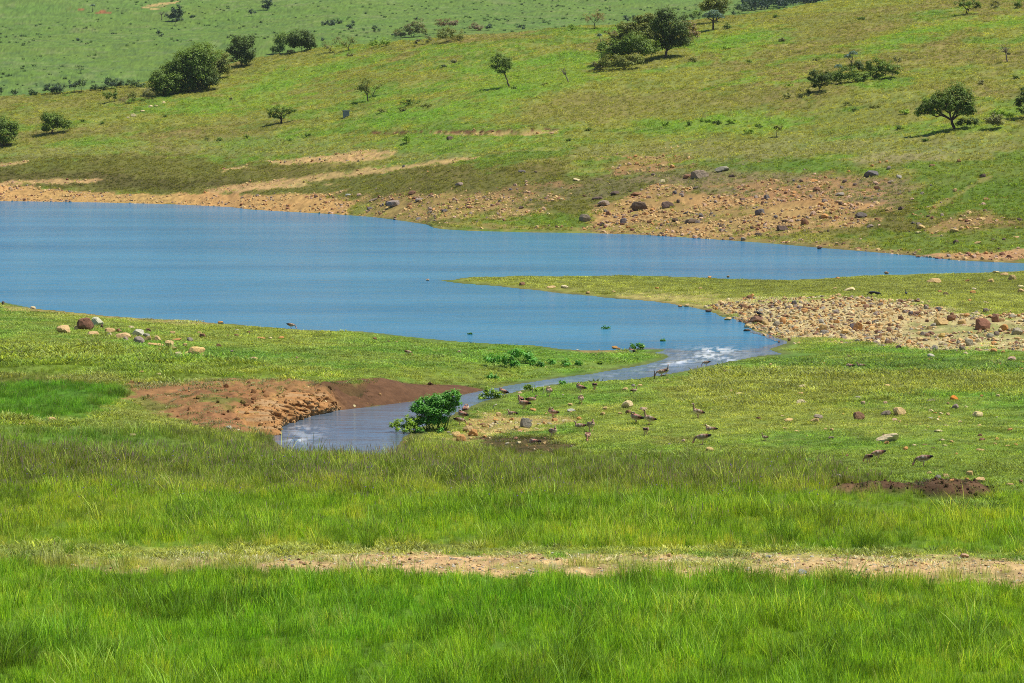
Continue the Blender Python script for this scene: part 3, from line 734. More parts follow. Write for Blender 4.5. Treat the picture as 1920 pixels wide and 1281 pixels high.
# (x, y of the middle, width, height in photo pixels, colour, shape: r round b block f flat, own label or None)
ST = [
 (161,609,31,26,'red brown','r','large reddish brown boulder at the left end of the boulder row'),
 (180,604,30,18,'white grey','r','whitish grey boulder leaning behind the reddish brown boulder'),
 (192,612,6,9,'dark','b',None),(120,618,28,16,'tan','r','tan boulder standing alone left of the reddish brown boulder'),(142,616,15,9,'tan','r',None),
 (172,626,27,9,'tan','f','flat tan slab in front of the reddish brown boulder'),(203,620,26,11,'tan','f',None),(222,621,15,9,'brown','r',None),(206,628,13,7,'pale','r',None),(230,630,32,10,'tan','f',None),
 (234,637,15,10,'grey brown','r',None),(258,625,24,15,'white grey','b','whitish grey block in the middle of the boulder row'),(275,630,15,9,'grey','r',None),(259,638,25,14,'grey brown','r',None),(279,636,18,11,'tan','r',None),(293,636,17,12,'tan','r',None),
 (289,647,34,7,'tan','f',None),(316,645,20,13,'tan','r',None),(325,654,20,8,'tan','f',None),(300,656,11,7,'tan','b',None),(333,664,17,8,'pale','f',None),(368,660,35,19,'tan','b','large tan boulder at the right end of the boulder row'),(378,667,14,6,'tan','f',None),(350,662,14,5,'tan','f',None),
 (322,624,14,6,'tan','b',None),(278,620,12,8,'brown','b',None),(245,614,14,6,'pale','b',None),(332,637,20,4,'orange','f',None),(355,637,14,9,'grey','b',None),(347,648,10,9,'tan','b',None),(380,630,15,8,'brown','b',None),(373,624,9,5,'tan','r',None),
 (410,648,11,7,'brown','r',None),(435,659,7,5,'grey brown','r',None),(414,605,13,5,'orange','f','orange stone standing in the shallow water by the left bank'),(444,619,9,4,'white grey','f',None),(467,624,6,6,'brown','r',None),(442,629,10,5,'brown','b',None),(428,630,6,5,'brown','r',None),
 (96,787,15,8,'tan','b',None),(74,797,15,6,'tan','f',None),(40,795,20,5,'pale','f',None),(30,788,6,3,'pale','f',None),(57,790,12,3,'tan','f',None),(247,816,17,6,'pale','f','flat pale stone in the grass left of the stream bend'),(297,702,12,5,'pale','f',None),(265,698,10,5,'tan','f',None),(72,584,8,4,'tan','r',None),(62,577,11,5,'pale','r',None),(5,569,6,8,'dark','b',None),
 (437,675,14,4,'tan','f',None),(474,672,12,5,'pink','f',None),(419,665,6,4,'pink','r',None),(429,802,11,7,'white grey','r','whitish pebble at the foot of the eroded bank'),(447,807,10,5,'pale','r',None),(467,812,10,6,'tan','r',None),
 (490,635,18,6,'orange','f',None),(507,635,8,5,'pale','r',None),(527,634,15,6,'orange','r',None),(548,637,6,3,'orange','r',None),(476,672,14,5,'tan','f',None),(556,671,6,4,'pink','r',None),(702,635,9,5,'brown','r',None),(708,641,5,3,'tan','r',None),(743,642,5,3,'tan','r',None),(728,641,5,4,'brown','r',None),
 (660,764,16,6,'pale','r','pale stone at the foot of the brown bank beside the stream'),(642,761,8,6,'tan','b',None),(509,770,13,9,'tan','b',None),(519,756,10,6,'tan','b',None),(541,785,7,5,'tan','r',None),(605,765,8,5,'tan','b',None),
 (876,805,19,13,'tan','b',None),(855,816,19,12,'tan','b','largest tan block at the left foot of the small stone heap'),(864,823,22,14,'orange','b',None),(886,812,20,14,'orange','b',None),(900,809,8,8,'tan','b',None),(909,820,8,7,'orange','r','round orange stone right of the small stone heap'),(882,823,10,5,'tan','f',None),(841,811,9,5,'grey','f',None),
 (985,794,23,19,'grey','b','grey angular slab standing between the geese'),(968,802,13,7,'tan','f',None),(978,807,14,4,'orange','f',None),(934,777,12,8,'tan','b',None),(999,769,14,6,'orange','r','orange stone beside the reddish standing goose'),(1005,760,14,3,'tan','f',None),(1039,788,14,7,'orange','b',None),(1060,790,14,6,'pale','r',None),
 (1072,770,19,6,'white grey','f','flat whitish slab in the lawn among the geese'),(1086,785,10,6,'orange','r',None),(1070,759,12,5,'tan','f',None),(1005,805,10,5,'pale','r',None),(929,788,12,5,'orange','r',None),(960,787,12,6,'orange','r',None),(937,805,10,4,'pale','r',None),(952,832,11,5,'white grey','f',None),(1030,795,12,4,'grey','f',None),(1019,793,7,5,'orange','r',None),(945,812,9,4,'tan','b',None),(1002,843,6,4,'pale','r',None),
 (1178,759,27,16,'pale','r','largest boulder on the lawn, grey beige with a dark underside'),(1179,773,14,8,'brown','r',None),(1206,767,17,6,'pink','f',None),(1131,776,12,8,'tan','r',None),(1135,767,11,9,'tan','b',None),(1187,723,8,6,'grey','b',None),(1200,723,11,5,'tan','f',None),(1172,730,12,6,'tan','r',None),(1250,714,12,4,'tan','f',None),(1163,775,10,4,'tan','f',None),
 (1330,843,20,8,'tan','r','tan stone in front of the grazing goose'),(1152,652,14,6,'orange','b',None),(1160,654,8,4,'orange','r',None),(1083,657,8,3,'pale','f',None),(1282,827,8,6,'pink','r',None),
 (1350,703,9,4,'tan','r',None),(1445,684,7,4,'tan','r',None),(1543,682,13,5,'orange','r',None),(1472,720,8,6,'brown','r',None),(1505,725,16,6,'pale','r',None),(1385,739,18,4,'pale','f',None),(1360,750,12,5,'tan','r',None),(1503,738,14,5,'tan','f',None),(1503,754,21,9,'pale','r','rounded pale stone alone in the middle of the right hand lawn'),
 (1478,788,19,6,'tan','r',None),(1530,789,21,9,'tan','r',None),(1534,782,20,8,'grey brown','r',None),(1474,804,14,3,'tan','f',None),(1548,805,7,5,'tan','r',None),(1560,807,9,8,'tan','b',None),(1560,822,15,6,'grey brown','f',None),(1467,780,9,3,'pale','f',None),(1442,711,4,6,'pale','r',None),(1371,876,8,6,'pink','r',None),(1431,752,6,4,'tan','r',None),
 (1663,725,19,8,'tan','r',None),(1655,711,9,5,'orange','r',None),(1683,720,11,4,'pale','r',None),(1608,724,20,4,'tan','f',None),(1788,747,20,11,'bright orange','r','bright orange round stone on the right hand lawn'),(1793,763,16,11,'grey brown','r',None),(1812,764,8,5,'pale','r',None),
 (1610,781,26,17,'brown','b','brown pyramid shaped boulder with a grey top on the lawn'),(1686,773,28,16,'tan','b','square tan boulder on the right hand lawn'),(1662,776,22,10,'grey brown','r',None),(1745,771,13,7,'pale','r',None),(1833,778,22,11,'pale','b',None),(1777,777,10,6,'tan','r',None),(1765,776,8,6,'pale','r',None),(1753,775,8,4,'orange','r',None),
 (1671,822,55,16,'pale','f','large flat pale slab, longest stone on the right hand lawn'),(1663,831,12,7,'orange','r',None),(1698,842,12,8,'orange','r',None),(1619,756,10,7,'pink','r',None),(1610,746,14,6,'grey','f',None),(1660,755,9,5,'pink','r',None),(1705,739,14,5,'grey','f',None),(1743,752,26,5,'grey brown','f',None),(1760,809,20,5,'pale','f',None),
 (1870,743,9,7,'pale','r',None),(1841,743,7,5,'orange','r',None),(1869,823,8,6,'yellow','r',None),(1785,829,12,5,'tan','r',None),(1713,835,12,4,'pale','f',None),(1735,835,11,4,'tan','f',None),(1772,836,12,4,'pale','f',None),(1750,840,8,3,'dark','f',None),(1744,888,12,5,'tan','f',None),(1759,895,12,8,'grey','b',None),(1774,893,14,7,'tan','b',None),
 (1820,888,16,9,'tan','b',None),(1838,901,24,10,'tan','b','brown and tan stone lump above the mound of earth'),(1785,901,11,5,'orange','r',None),(1813,899,8,5,'orange','r',None),(1893,909,18,5,'tan','f',None),(1913,904,11,9,'brown','r',None),(1838,844,20,5,'tan','f',None),(1866,833,8,4,'tan','f',None),(1890,836,12,3,'tan','f',None),(1905,834,8,4,'orange','r',None),
 (1915,693,10,5,'orange','r',None),(1875,683,8,4,'orange','r',None),(1882,708,11,3,'tan','f',None),(1778,726,10,5,'pink','r',None),
 (1394,577,16,12,'brown','b',None),(1361,573,10,7,'grey','b',None),(1420,600,28,15,'brown','b','slanting brown slab at the water end of the rubble bank'),(1435,604,15,13,'tan','b',None),(1470,602,16,14,'orange','b',None),(1402,611,16,8,'tan','r',None),(1401,619,15,5,'dark','f','dark flat stone at the water edge below the rubble bank'),(1456,608,14,10,'grey','b',None),(1365,598,14,6,'tan','b',None),(1289,573,12,6,'tan','b',None),(1275,574,9,4,'orange','r',None),
 (1330,583,14,6,'dark','b','dark block standing in for a shaded hollow at the water edge'),(1543,616,16,14,'tan','b',None),(1546,624,18,9,'grey','b',None),(1498,643,8,4,'tan','r',None),(1480,637,8,6,'brown','b',None),(1460,641,5,4,'brown','r',None),(1489,568,12,8,'dark grey','b',None),(1314,541,10,5,'tan','b',None),(1330,520,9,4,'orange','r',None),(1365,519,6,4,'orange','r',None),(1571,522,9,5,'orange','r',None),(1566,541,10,4,'tan','r',None),(1596,543,26,8,'pale','r','long pale boulder in the grass above the rubble bank'),  # first entry: a dark stone put in for the shade of a cave
 (1494,619,12,7,'tan','b',None),(1662,512,9,5,'orange','r',None),(1752,527,26,9,'tan','b','peaked tan boulder with a white foot on the far spit'),(1815,527,11,6,'orange','r',None),(1860,527,15,8,'tan','b',None),(1884,515,17,7,'tan','r',None),(1869,511,20,5,'pale','f',None),(1899,521,18,11,'tan','b',None),(1913,546,16,9,'tan','r',None),(1915,538,15,6,'pale','f',None),(1762,547,8,5,'orange','r',None),(1774,551,11,7,'tan','b',None),
 (1736,574,12,6,'brown','b',None),(1760,580,15,8,'dark grey','b','dark grey angular rock at the top of the rubble bank'),(1709,588,11,8,'dark grey','b',None),(1671,589,15,9,'tan','b',None),(1638,583,8,6,'tan','b',None),(1612,613,23,17,'orange','b','large slanting orange tan boulder in the rubble bank'),(1597,613,14,12,'dark grey','b',None),(1585,622,18,10,'tan','b',None),(1766,604,28,15,'tan','b',None),(1786,597,20,12,'brown','b',None),(1806,604,20,9,'tan','b',None),
 (1841,609,36,23,'red brown','b','largest block of the rubble bank, rusty red and brown'),(1869,597,18,17,'brown','b',None),(1879,600,13,7,'tan','r',None),(1885,615,22,13,'orange','r',None),(1898,593,18,6,'grey','f',None),(1849,583,14,9,'grey brown','b',None),(1814,591,14,7,'orange','r',None),(1827,593,8,6,'pale','r',None),(1908,622,22,14,'grey','b',None),(1869,626,12,9,'grey brown','b',None),(1856,630,18,9,'grey','b',None),
 (1816,643,19,14,'grey','b','grey rounded boulder below the rusty block'),(1804,654,13,9,'grey brown','b',None),(1766,644,14,7,'pale','r',None),(1767,629,14,9,'yellow','b',None),(1667,643,16,9,'brown','b',None),(1686,651,13,7,'dark','b',None),(1745,667,18,7,'white grey','r','whitish stone lying below the rubble bank'),(1898,673,20,8,'pink','r','flat pinkish brown stone at the right edge below the rubble'),(1863,658,14,9,'orange','b',None),(1881,660,9,5,'orange','r',None),(1859,650,12,5,'yellow','r',None),
 (1824,548,12,6,'orange','b',None),(1827,542,10,4,'pale','r',None),
 (1133,382,28,12,'grey brown','r',None),(1200,388,36,17,'dark','b','large dark brown rock with a pale top on the orange scree'),(1250,385,30,13,'dark','b','dark reddish rock right of the large scree rock'),(1272,378,9,7,'dark','b',None),(1097,411,25,15,'grey brown','b','wedge shaped grey brown rock left of the orange scree'),(1170,415,14,11,'dark grey','r',None),(1130,421,13,7,'dark','b',None),(1218,417,11,6,'brown','b',None),(1265,413,12,8,'dark','b',None),(1240,423,9,5,'dark','b',None),(1240,438,10,5,'dark','r',None),
 (1123,372,26,6,'dark','f',None),(1153,363,18,8,'dark','b',None),(1193,365,24,7,'brown','f',None),(1242,341,13,8,'pale','r',None),(1080,338,16,5,'pale','f',None),(863,346,20,7,'grey brown','r',None),(977,322,18,6,'dark grey','b',None),(1005,323,7,4,'dark','r',None),(740,382,32,13,'grey brown','f',None),(728,382,12,9,'dark','b',None),(787,375,18,6,'grey brown','f',None),(807,392,9,7,'pink','b',None),(702,375,22,5,'grey brown','f',None),(1052,374,10,5,'pale','r',None),(1023,372,11,4,'dark','b',None),
 (673,365,10,5,'pink','r',None),(692,391,14,5,'dark grey','f',None),(653,366,12,5,'white grey','f',None),(1180,297,12,6,'orange','b',None),(1192,293,9,5,'orange','b',None),(1193,307,12,6,'orange','b',None),(1260,313,10,7,'orange','b',None),(1245,312,10,5,'tan','b',None),(1028,402,8,4,'pale','r',None),(978,390,12,5,'dark','b',None),
 (979,533,13,7,'brown','b','brown stone on the front edge of the grassy spit'),(1058,538,18,6,'pale','r',None),(1032,539,22,4,'tan','f',None),(1102,549,10,5,'tan','r',None),(1150,547,8,4,'tan','b',None),(1232,541,9,4,'orange','r',None),(802,525,7,4,'pink','f','pinkish stone in the lake off the tip of the spit'),
 (1313,328,34,17,'grey brown','b','large grey brown outcrop high on the rocky slope'),(1358,317,36,10,'grey','f','long grey slab right of the large outcrop'),(1290,332,18,8,'brown','b',None),(1300,326,10,6,'dark','b',None),(1373,331,14,5,'dark','b',None),(1427,398,23,12,'dark grey','b',None),(1295,415,28,9,'dark','f',None),(1455,408,10,7,'dark grey','b',None),(1467,429,24,10,'dark','b',None),(1470,416,10,7,'dark','b',None),(1480,425,8,5,'dark','b',None),(1510,417,16,13,'brown','b','upright brown rock above the right shore'),
 (1613,404,28,12,'dark grey','f','dark grey slanting slab on the right slope'),(1543,407,14,5,'dark','b',None),(1545,377,14,8,'grey brown','b',None),(1577,382,10,7,'dark','b',None),(1540,384,14,7,'orange','b',None),(1575,365,18,7,'grey','b',None),(1635,327,30,13,'dark grey','b','dark layered outcrop on the upper right slope'),(1667,315,10,8,'grey brown','b',None),(1685,333,14,8,'grey','b',None),(1672,342,14,6,'grey brown','b',None),(1585,340,12,6,'dark','b',None),(1603,346,9,5,'dark','b',None),
 (1525,340,18,6,'orange','b',None),(1502,340,9,6,'dark','b',None),(1532,355,14,9,'brown','b',None),(1475,362,12,5,'brown','b',None),(1487,367,9,5,'orange','b',None),(1393,374,14,4,'dark','b',None),(1430,380,7,6,'brown','b',None),(1635,312,9,5,'orange','b',None),(1650,305,7,5,'orange','r',None),(1662,304,8,5,'orange','r',None),(1592,322,9,5,'orange','b',None),(1747,311,14,5,'brown','b',None),(1798,302,9,6,'orange','b',None),(1790,357,10,7,'tan','b',None),
 (1725,426,20,9,'tan','r',None),(1788,433,22,8,'tan','r',None),(1723,436,14,4,'pale','f',None),(1795,454,15,9,'dark','r',None),(1835,455,16,5,'tan','f',None),(1862,450,9,5,'dark','b',None),(1882,449,8,4,'dark','b',None),(1905,445,14,4,'tan','f',None),(1423,441,16,7,'dark','b',None),(1445,444,10,4,'brown','b',None),(1393,449,12,8,'grey brown','r',None),(1372,448,11,6,'grey brown','r',None),(1537,464,11,7,'brown','r',None),(1353,425,12,5,'dark','b',None),(1392,430,9,5,'brown','b',None),
 (1410,427,10,5,'dark','b',None),(1355,433,16,6,'grey brown','f',None),(1582,457,9,4,'brown','r',None),(1422,304,8,4,'tan','r',None),(1872,467,7,5,'dark','b',None),(1722,481,10,4,'brown','b',None),(1765,442,6,4,'pale','r',None),(844,260,14,7,'dark','b','dark stone on the grass below the eroded track'),(592,369,9,5,'dark','r',None),
 (250,217,12,6,'pale','b',None),(267,209,10,4,'pale','b',None),(282,200,9,5,'pale','b',None),(292,199,8,3,'pale','f',None),(307,192,7,4,'pale','r',None),(240,221,6,3,'pale','f',None),
 (1807,1043,22,8,'pink','r','pinkish stone on the far side of the dirt path, right'),(1503,1073,24,9,'blue grey','f','blue grey stone half hidden in grass on the near side of the path'),(1441,1045,13,5,'blue grey','b',None),(1622,1086,30,8,'orange','b',None),(1605,1090,16,6,'tan','b',None),(1138,1051,30,6,'pale','f',None),(1198,1040,20,4,'tan','f',None),(1255,1042,14,6,'tan','r',None),(1296,1032,12,4,'pale','f',None),(1034,1038,10,4,'white grey','f',None),(738,1046,8,4,'white grey','b',None),(1672,1047,8,5,'white grey','r',None),
]
# ------------------------------------------------------------------ words that place a stone beside something one can find
MARKS = [((161,609),'the large reddish brown boulder'),((368,660),'the last boulder of the left row'),((258,625),'the whitish grey block'),((985,794),'the grey angular slab'),((1178,759),'the grey beige lawn boulder'),
         ((865,812),'the small stone heap'),((1610,781),'the brown pyramid boulder'),((1671,822),'the long pale slab'),((1788,747),'the bright orange stone'),((1686,773),'the square tan boulder'),((1841,609),'the rusty block of the rubble bank'),
         ((1766,604),'the middle boulders of the rubble bank'),((1612,613),'the orange tan rubble boulder'),((1420,600),'the slanting slab at the water'),((1596,543),'the long pale boulder'),((1752,527),'the peaked boulder of the spit'),
         ((1200,388),'the large dark scree rock'),((1097,411),'the wedge shaped rock'),((1313,328),'the large hillside outcrop'),((1635,327),'the dark layered outcrop'),((1613,404),'the slanting hillside slab'),((1467,429),'the dark rocks near the shore'),
         ((1510,417),'the upright brown rock'),((740,382),'the flat rocks of the left shore'),((1788,433),'the tan boulders of the right shore'),((1795,454),'the dark round shore rock'),((1503,754),'the rounded pale lawn stone'),((1534,785),'the pair of stacked lawn stones'),
         ((1838,901),'the stone lump above the mound'),((1807,1043),'the pinkish path stone'),((1503,1073),'the blue grey path stone'),((979,533),'the brown stone of the spit'),((527,634),'the three orange stones by the lake'),((660,764),'the pale stone under the bank'),
         ((282,200),'the line of pale stones'),((1185,300),'the high orange stones'),((96,787),'the stones at the left edge'),((1899,521),'the spit end boulders'),((1816,643),'the grey boulder below the rusty block'),((844,260),'the eroded track'),
         ((1138,1051),'the pale path slab'),((1385,739),'the flat pale lawn stone'),((1125,770),'the two tan lawn stones')]
def zone(px, py):
    if py < 300: return 'on the grassy hillside'
    if py < 500: return 'on the far shore slope'
    if px > 1330 and 555 < py < 662: return 'in the rubble bank'
    if px > 830 and py < 556: return 'on the grassy spit'
    if py > 1020: return 'on the dirt path'
    if px < 720: return 'on the left meadow'
    return 'on the lawn'
def auto_label(px, py, w, h, colw, shape, own):
    size = 'tiny' if w < 8 else 'small' if w < 13 else 'medium' if w < 20 else 'large'
    noun = {'r': 'rounded stone', 'b': 'angular stone', 'f': 'flat stone'}[shape]
    best = min((((px - a) ** 2 + ((py - c) * 2.5) ** 2, a, c, t) for (a, c), t in MARKS if (a, c) != (px, py)), key=lambda q: q[0])
    _, a, c, t = best
    dx, dy = px - a, (py - c) * 2.5
    near_ = 'just ' if math.hypot(dx, dy) < 45 else '' if math.hypot(dx, dy) < 130 else 'far '
    if abs(dx) > 2.2 * abs(dy): rel = near_ + ('right of' if dx > 0 else 'left of')
    elif abs(dy) > 2.2 * abs(dx): rel = near_ + ('in front of' if dy > 0 else 'behind')
    else: rel = near_ + ('in front right of' if dx > 0 else 'in front left of') if dy > 0 else near_ + ('behind right of' if dx > 0 else 'behind left of')
    return '%s %s %s %s %s' % (size, colw, noun, rel, t)
used_labels = {}
def uniq(label, x, group):
    """a label already taken is told apart by its size rank among its like"""
    used_labels.setdefault(label, []).append(x)
stone_objs = []
rs = random.Random(3)
for (px, py, w, h, cname, shp, own) in ST:
    p = place(px, py + h * 0.42, water=True)
    s = px_per_m(p)
    wm, hm = w / s, h / s * (1.02 if shp != 'f' else .95)
    vs = round_v if shp == 'r' else block_v
    if w < 11: vs = small_v
    o = bpy.data.objects.new('boulder' if w >= 24 else 'stone', rs.choice(vs))
    dep = wm * rs.uniform(0.65, 0.95)
    o.scale = (wm, dep, hm); o.rotation_euler = (rs.uniform(-.2, .2), rs.uniform(-.2, .2), rs.choice([0, math.pi]) + rs.uniform(-.35, .35))
    o.location = (p.x, p.y + dep * 0.25, p.z - hm * 0.10)
    c = np.array(lin(*SC[cname])) / 1.12 * rs.uniform(.85, 1.1)
    c[0] *= rs.uniform(.95, 1.05); c[2] *= rs.uniform(.88, 1.1)
    o.color = (*c, 1)
    COL.objects.link(o)
    lb = own or auto_label(px, py, w, h, WORD[cname], shp, own)
    if not own and len(lb.split()) > 12: lb = lb.split(' ', 1)[1]
    o['category'] = 'boulder' if w >= 24 else 'stone'
    o['group'] = {'on the grassy hillside': 'stones on the hillside', 'on the far shore slope': 'rocks on the far shore slope', 'in the rubble bank': 'stones of the rubble bank', 'on the grassy spit': 'stones on the grassy spit',
                  'on the dirt path': 'stones on the dirt path', 'on the left meadow': 'stones on the left meadow', 'on the lawn': 'stones on the lawn among the geese'}[zone(px, py)]
    stone_objs.append((o, lb, px, w))
from collections import defaultdict
by = defaultdict(list)
for q in stone_objs: by[q[1]].append(q)
for lb, qs in by.items():
    if len(qs) == 1: qs[0][0]['label'] = lb; continue
    qs.sort(key=lambda q: q[2])
    if len(qs) == 2: words_ = ['left hand ', 'right hand ']
    elif len(qs) == 3: words_ = ['leftmost ', 'middle ', 'rightmost ']
    else: words_ = ['leftmost '] + ['halfway '] * 1 + [''] * (len(qs) - 3) + ['rightmost ']
    for q, wd in zip(qs, words_): q[0]['label'] = wd + lb if len((wd + lb).split()) <= 16 else wd + lb.split(' ', 1)[1]

# loose stones too many to count: rubble bank, scree, beach grit, scattered field stones
loose = [stone_mesh('loose_%d' % i, 1, 600 + i, mst, 9) for i in range(8)]
def strew(name, dens_arr_fn, y0, y1, n, smin, smax, cols, label, k=2.2, half=0.22, flatz=0.55):
    x, y = trapezoid(n, y0, y1, half)
    z = g_sample(Z, x, y)
    px, py = project(x, y, z)
    ok = (rng.random(n) < dens_arr_fn(x, y, px, py)) & (z > -0.06)
    x, y, z = x[ok], y[ok], z[ok]; m = len(x)
    s = smin + (smax - smin) * rng.random(m) ** k
    sc = np.stack([s * rng.uniform(.8, 1.25, m), s * rng.uniform(.6, 1.1, m), s * flatz * rng.uniform(.5, 1.3, m)], 1)
    cc = np.array([lin(*SC[c]) for c in cols]) / 1.15
    t = cc[rng.integers(0, len(cols), m)] * rng.uniform(.75, 1.15, m)[:, None]
    return scatter(name, np.stack([x, y, z - s * flatz * .2], 1), sc, np.clip(t, .01, .85), loose, tilt=0.25, label=label)
GR = GRAV
def rub_d(x, y, px, py):
    q = g_sample(rubm, x, y) + .45 * np.exp(-(((px - 1650) / 330) ** 2 + ((py - 605) / 44) ** 2))
    return np.clip(q * 1.3 - .25, 0, 1) * np.where(q < .95, fbm(x, y, 3, 3, 460) > .46, 1) * np.where((px > 1690) & (py > 598), fbm(x, y, 1.6, 3, 462) > .5, 1)
strew('rubble_stones', rub_d, 158, 240, 98000, 0.08, 0.48, ['tan', 'pale', 'pale', 'tan', 'tan', 'grey', 'orange', 'grey brown', 'brown', 'brown', 'tan'], 'loose tan and grey stones heaped along the rubble bank', 3.6)
def grav_near(x, y, px, py):
    return np.clip(g_sample(GR, x, y) * .8, 0, 1) * (fbm(x, y, 1.0, 2, 451) > .42)
strew('bank_pebbles', grav_near, 66, 262, 90000, 0.04, 0.16, ['tan', 'pale', 'tan', 'orange', 'grey', 'brown'], 'small pebbles strewn over bare banks and the dirt path', 3.0)
def heap(x, y, px, py):
    return np.exp(-(((px - 930) / 80) ** 2 + ((py - 795 + (px - 930) * .12) / 14) ** 2)) * .9 + np.exp(-(((px - 985) / 70) ** 2 + ((py - 838) / 9) ** 2)) * .5
strew('heap_pebbles', heap, 120, 142, 5000, 0.08, 0.28, ['tan', 'pale', 'orange', 'tan', 'brown', 'grey'], 'small tan stones in the heap among the geese', 2.2)
def scree(x, y, px, py):
    g = g_sample(GR, x, y)
    return np.clip(g * 1.0, 0, 1) * (fbm(x, y, 5, 2, 452) > .36)
strew('scree_stones', scree, 262, 470, 240000, 0.10, 0.62, ['tan', 'tan', 'orange', 'red brown', 'pink', 'grey brown', 'tan', 'tan'], 'orange rock fragments scattered over the far shore scree', 4.0)
def slope_rocks(x, y, px, py):
    band_ = np.exp(-(((py - 385 - (px - 1200) * .01) / 48) ** 2)) * sstep(560, 900, px)
    return band_ * (fbm(x, y, 7, 3, 453) > .52) * .35
strew('slope_rocks', slope_rocks, 262, 450, 22000, 0.15, 1.0, ['dark', 'grey brown', 'brown', 'tan', 'orange', 'dark grey', 'pink'], 'scattered dark and tan rocks on the far shore slope', 3.5)
def field(x, y, px, py):
    a_ = np.exp(-(((px - 1740) / 260) ** 2 + ((py - 765) / 70) ** 2)) * .12 + np.exp(-(((px - 1800) / 230) ** 2 + ((py - 540) / 28) ** 2)) * .35 + np.exp(-(((px - 1860) / 130) ** 2 + ((py - 635) / 30) ** 2)) * .5
    b__ = np.exp(-(((px - 200) / 260) ** 2 + ((py - 588 - (px - 200) * .06) / 6) ** 2)) * .35 + np.exp(-(((px - 1050) / 260) ** 2 + ((py - 545) / 9) ** 2)) * .25 + .010 * (px > 850)
    c__ = np.exp(-(((px - 1830) / 60) ** 2 + ((py - 898) / 12) ** 2)) * .25
    return a_ + b__ + c__
strew('field_stones', field, 95, 200, 16000, 0.08, 0.34, ['tan', 'pale', 'orange', 'grey', 'brown', 'pink'], 'small stones dotted over the lawns and the spit', 2.2)
mc_, nt, b, out = new_mat('earth_clods')
ti = attr(nt, 'tint', 'INSTANCER'); nt.links.new(ti.outputs['Color'], b.inputs['Base Color']); b.inputs['Roughness'].default_value = 1
clod = [stone_mesh('clod_%d' % i, 1, 650 + i, mc_, 14) for i in range(5)]
def clods(name, dens, y0, y1, n, smin, smax, label):
    x, y = trapezoid(n, y0, y1); z = g_sample(Z, x, y); px, py = project(x, y, z)
    ok = (rng.random(n) < dens(x, y, px, py)) & (z > 0.02)
    x, y, z = x[ok], y[ok], z[ok]; m = len(x); s = smin + (smax - smin) * rng.random(m) ** 2
    t = np.clip(g_sample(C, x, y) * rng.uniform(.5, 1.25, m)[:, None], .01, .8)
    return scatter(name, np.stack([x, y, z - s * .25], 1), np.stack([s, s, s * rng.uniform(.5, 1.1, m)], 1), t, clod, tilt=.4, label=label)
clods('bank_clods', lambda x, y, px, py: g_sample(SOIL, x, y) * (np.exp(-(((px - 540) / 80) ** 2 + ((py - 772) / 24) ** 2)) * .9 + .1 * (px < 910) * (py > 710)), 125, 165, 26000, .05, .32, 'crumbling brown clods of the eroded stream bank')
clods('mound_clods', lambda x, y, px, py: g_sample(np.clip(mound * 1.5, 0, 1), x, y), 95, 130, 40000, .04, .16, 'dark brown crumbs of earth on the mound in the grass')

def trk(x, y, px, py):
    return np.clip(g_sample(BARE, x, y) * .9, 0, 1) * (y < 105) * (py > 1000)
strew('path_gravel', trk, 72, 105, 70000, 0.025, 0.17, ['tan', 'pale', 'tan', 'pink', 'grey', 'white grey', 'brown'], 'gravel and small flat stones on the dirt path', 4.0, flatz=.35)


# ------------------------------------------------------------------ trees, bushes and leafy plants
def leaf_material(name, trans=0.28, rough=0.6, vr=0.6):
    m, nt, b, out = new_mat(name)
    oi = nt.nodes.new('ShaderNodeObjectInfo'); tn = attr(nt, 'tone')
    f = math_node(nt, 'MULTIPLY_ADD', tn.outputs['Fac'], vr, 1 - vr / 2)
    col = vmul(nt, oi.outputs['Color'], f)
    nt.links.new(col, b.inputs['Base Color']); b.inputs['Roughness'].default_value = rough; b.inputs['Specular IOR Level'].default_value = .3
    t_ = nt.nodes.new('ShaderNodeBsdfTranslucent'); v_ = nt.nodes.new('ShaderNodeVectorMath'); v_.operation = 'MULTIPLY'; v_.inputs[1].default_value = (1.3, 1.15, .4)
    nt.links.new(col, v_.inputs[0]); nt.links.new(v_.outputs[0], t_.inputs['Color'])
    ms_ = nt.nodes.new('ShaderNodeMixShader'); ms_.inputs[0].default_value = trans
    nt.links.new(b.outputs[0], ms_.inputs[1]); nt.links.new(t_.outputs[0], ms_.inputs[2]); nt.links.new(ms_.outputs[0], out.inputs[0])
    return m
leaf_m = leaf_material('foliage'); gloss_m = leaf_material('broad_leaf', .3, .5, .8)
bark_m, nt, b, out = new_mat('bark')
oi = nt.nodes.new('ShaderNodeObjectInfo'); geo = nt.nodes.new('ShaderNodeNewGeometry')
n1 = noise(nt, 8, 4, geo.outputs['Position']); nt.links.new(vmul(nt, oi.outputs['Color'], math_node(nt, 'MULTIPLY_ADD', n1.outputs['Fac'], 1.0, .5)), b.inputs['Base Color'])
b.inputs['Roughness'].default_value = .95

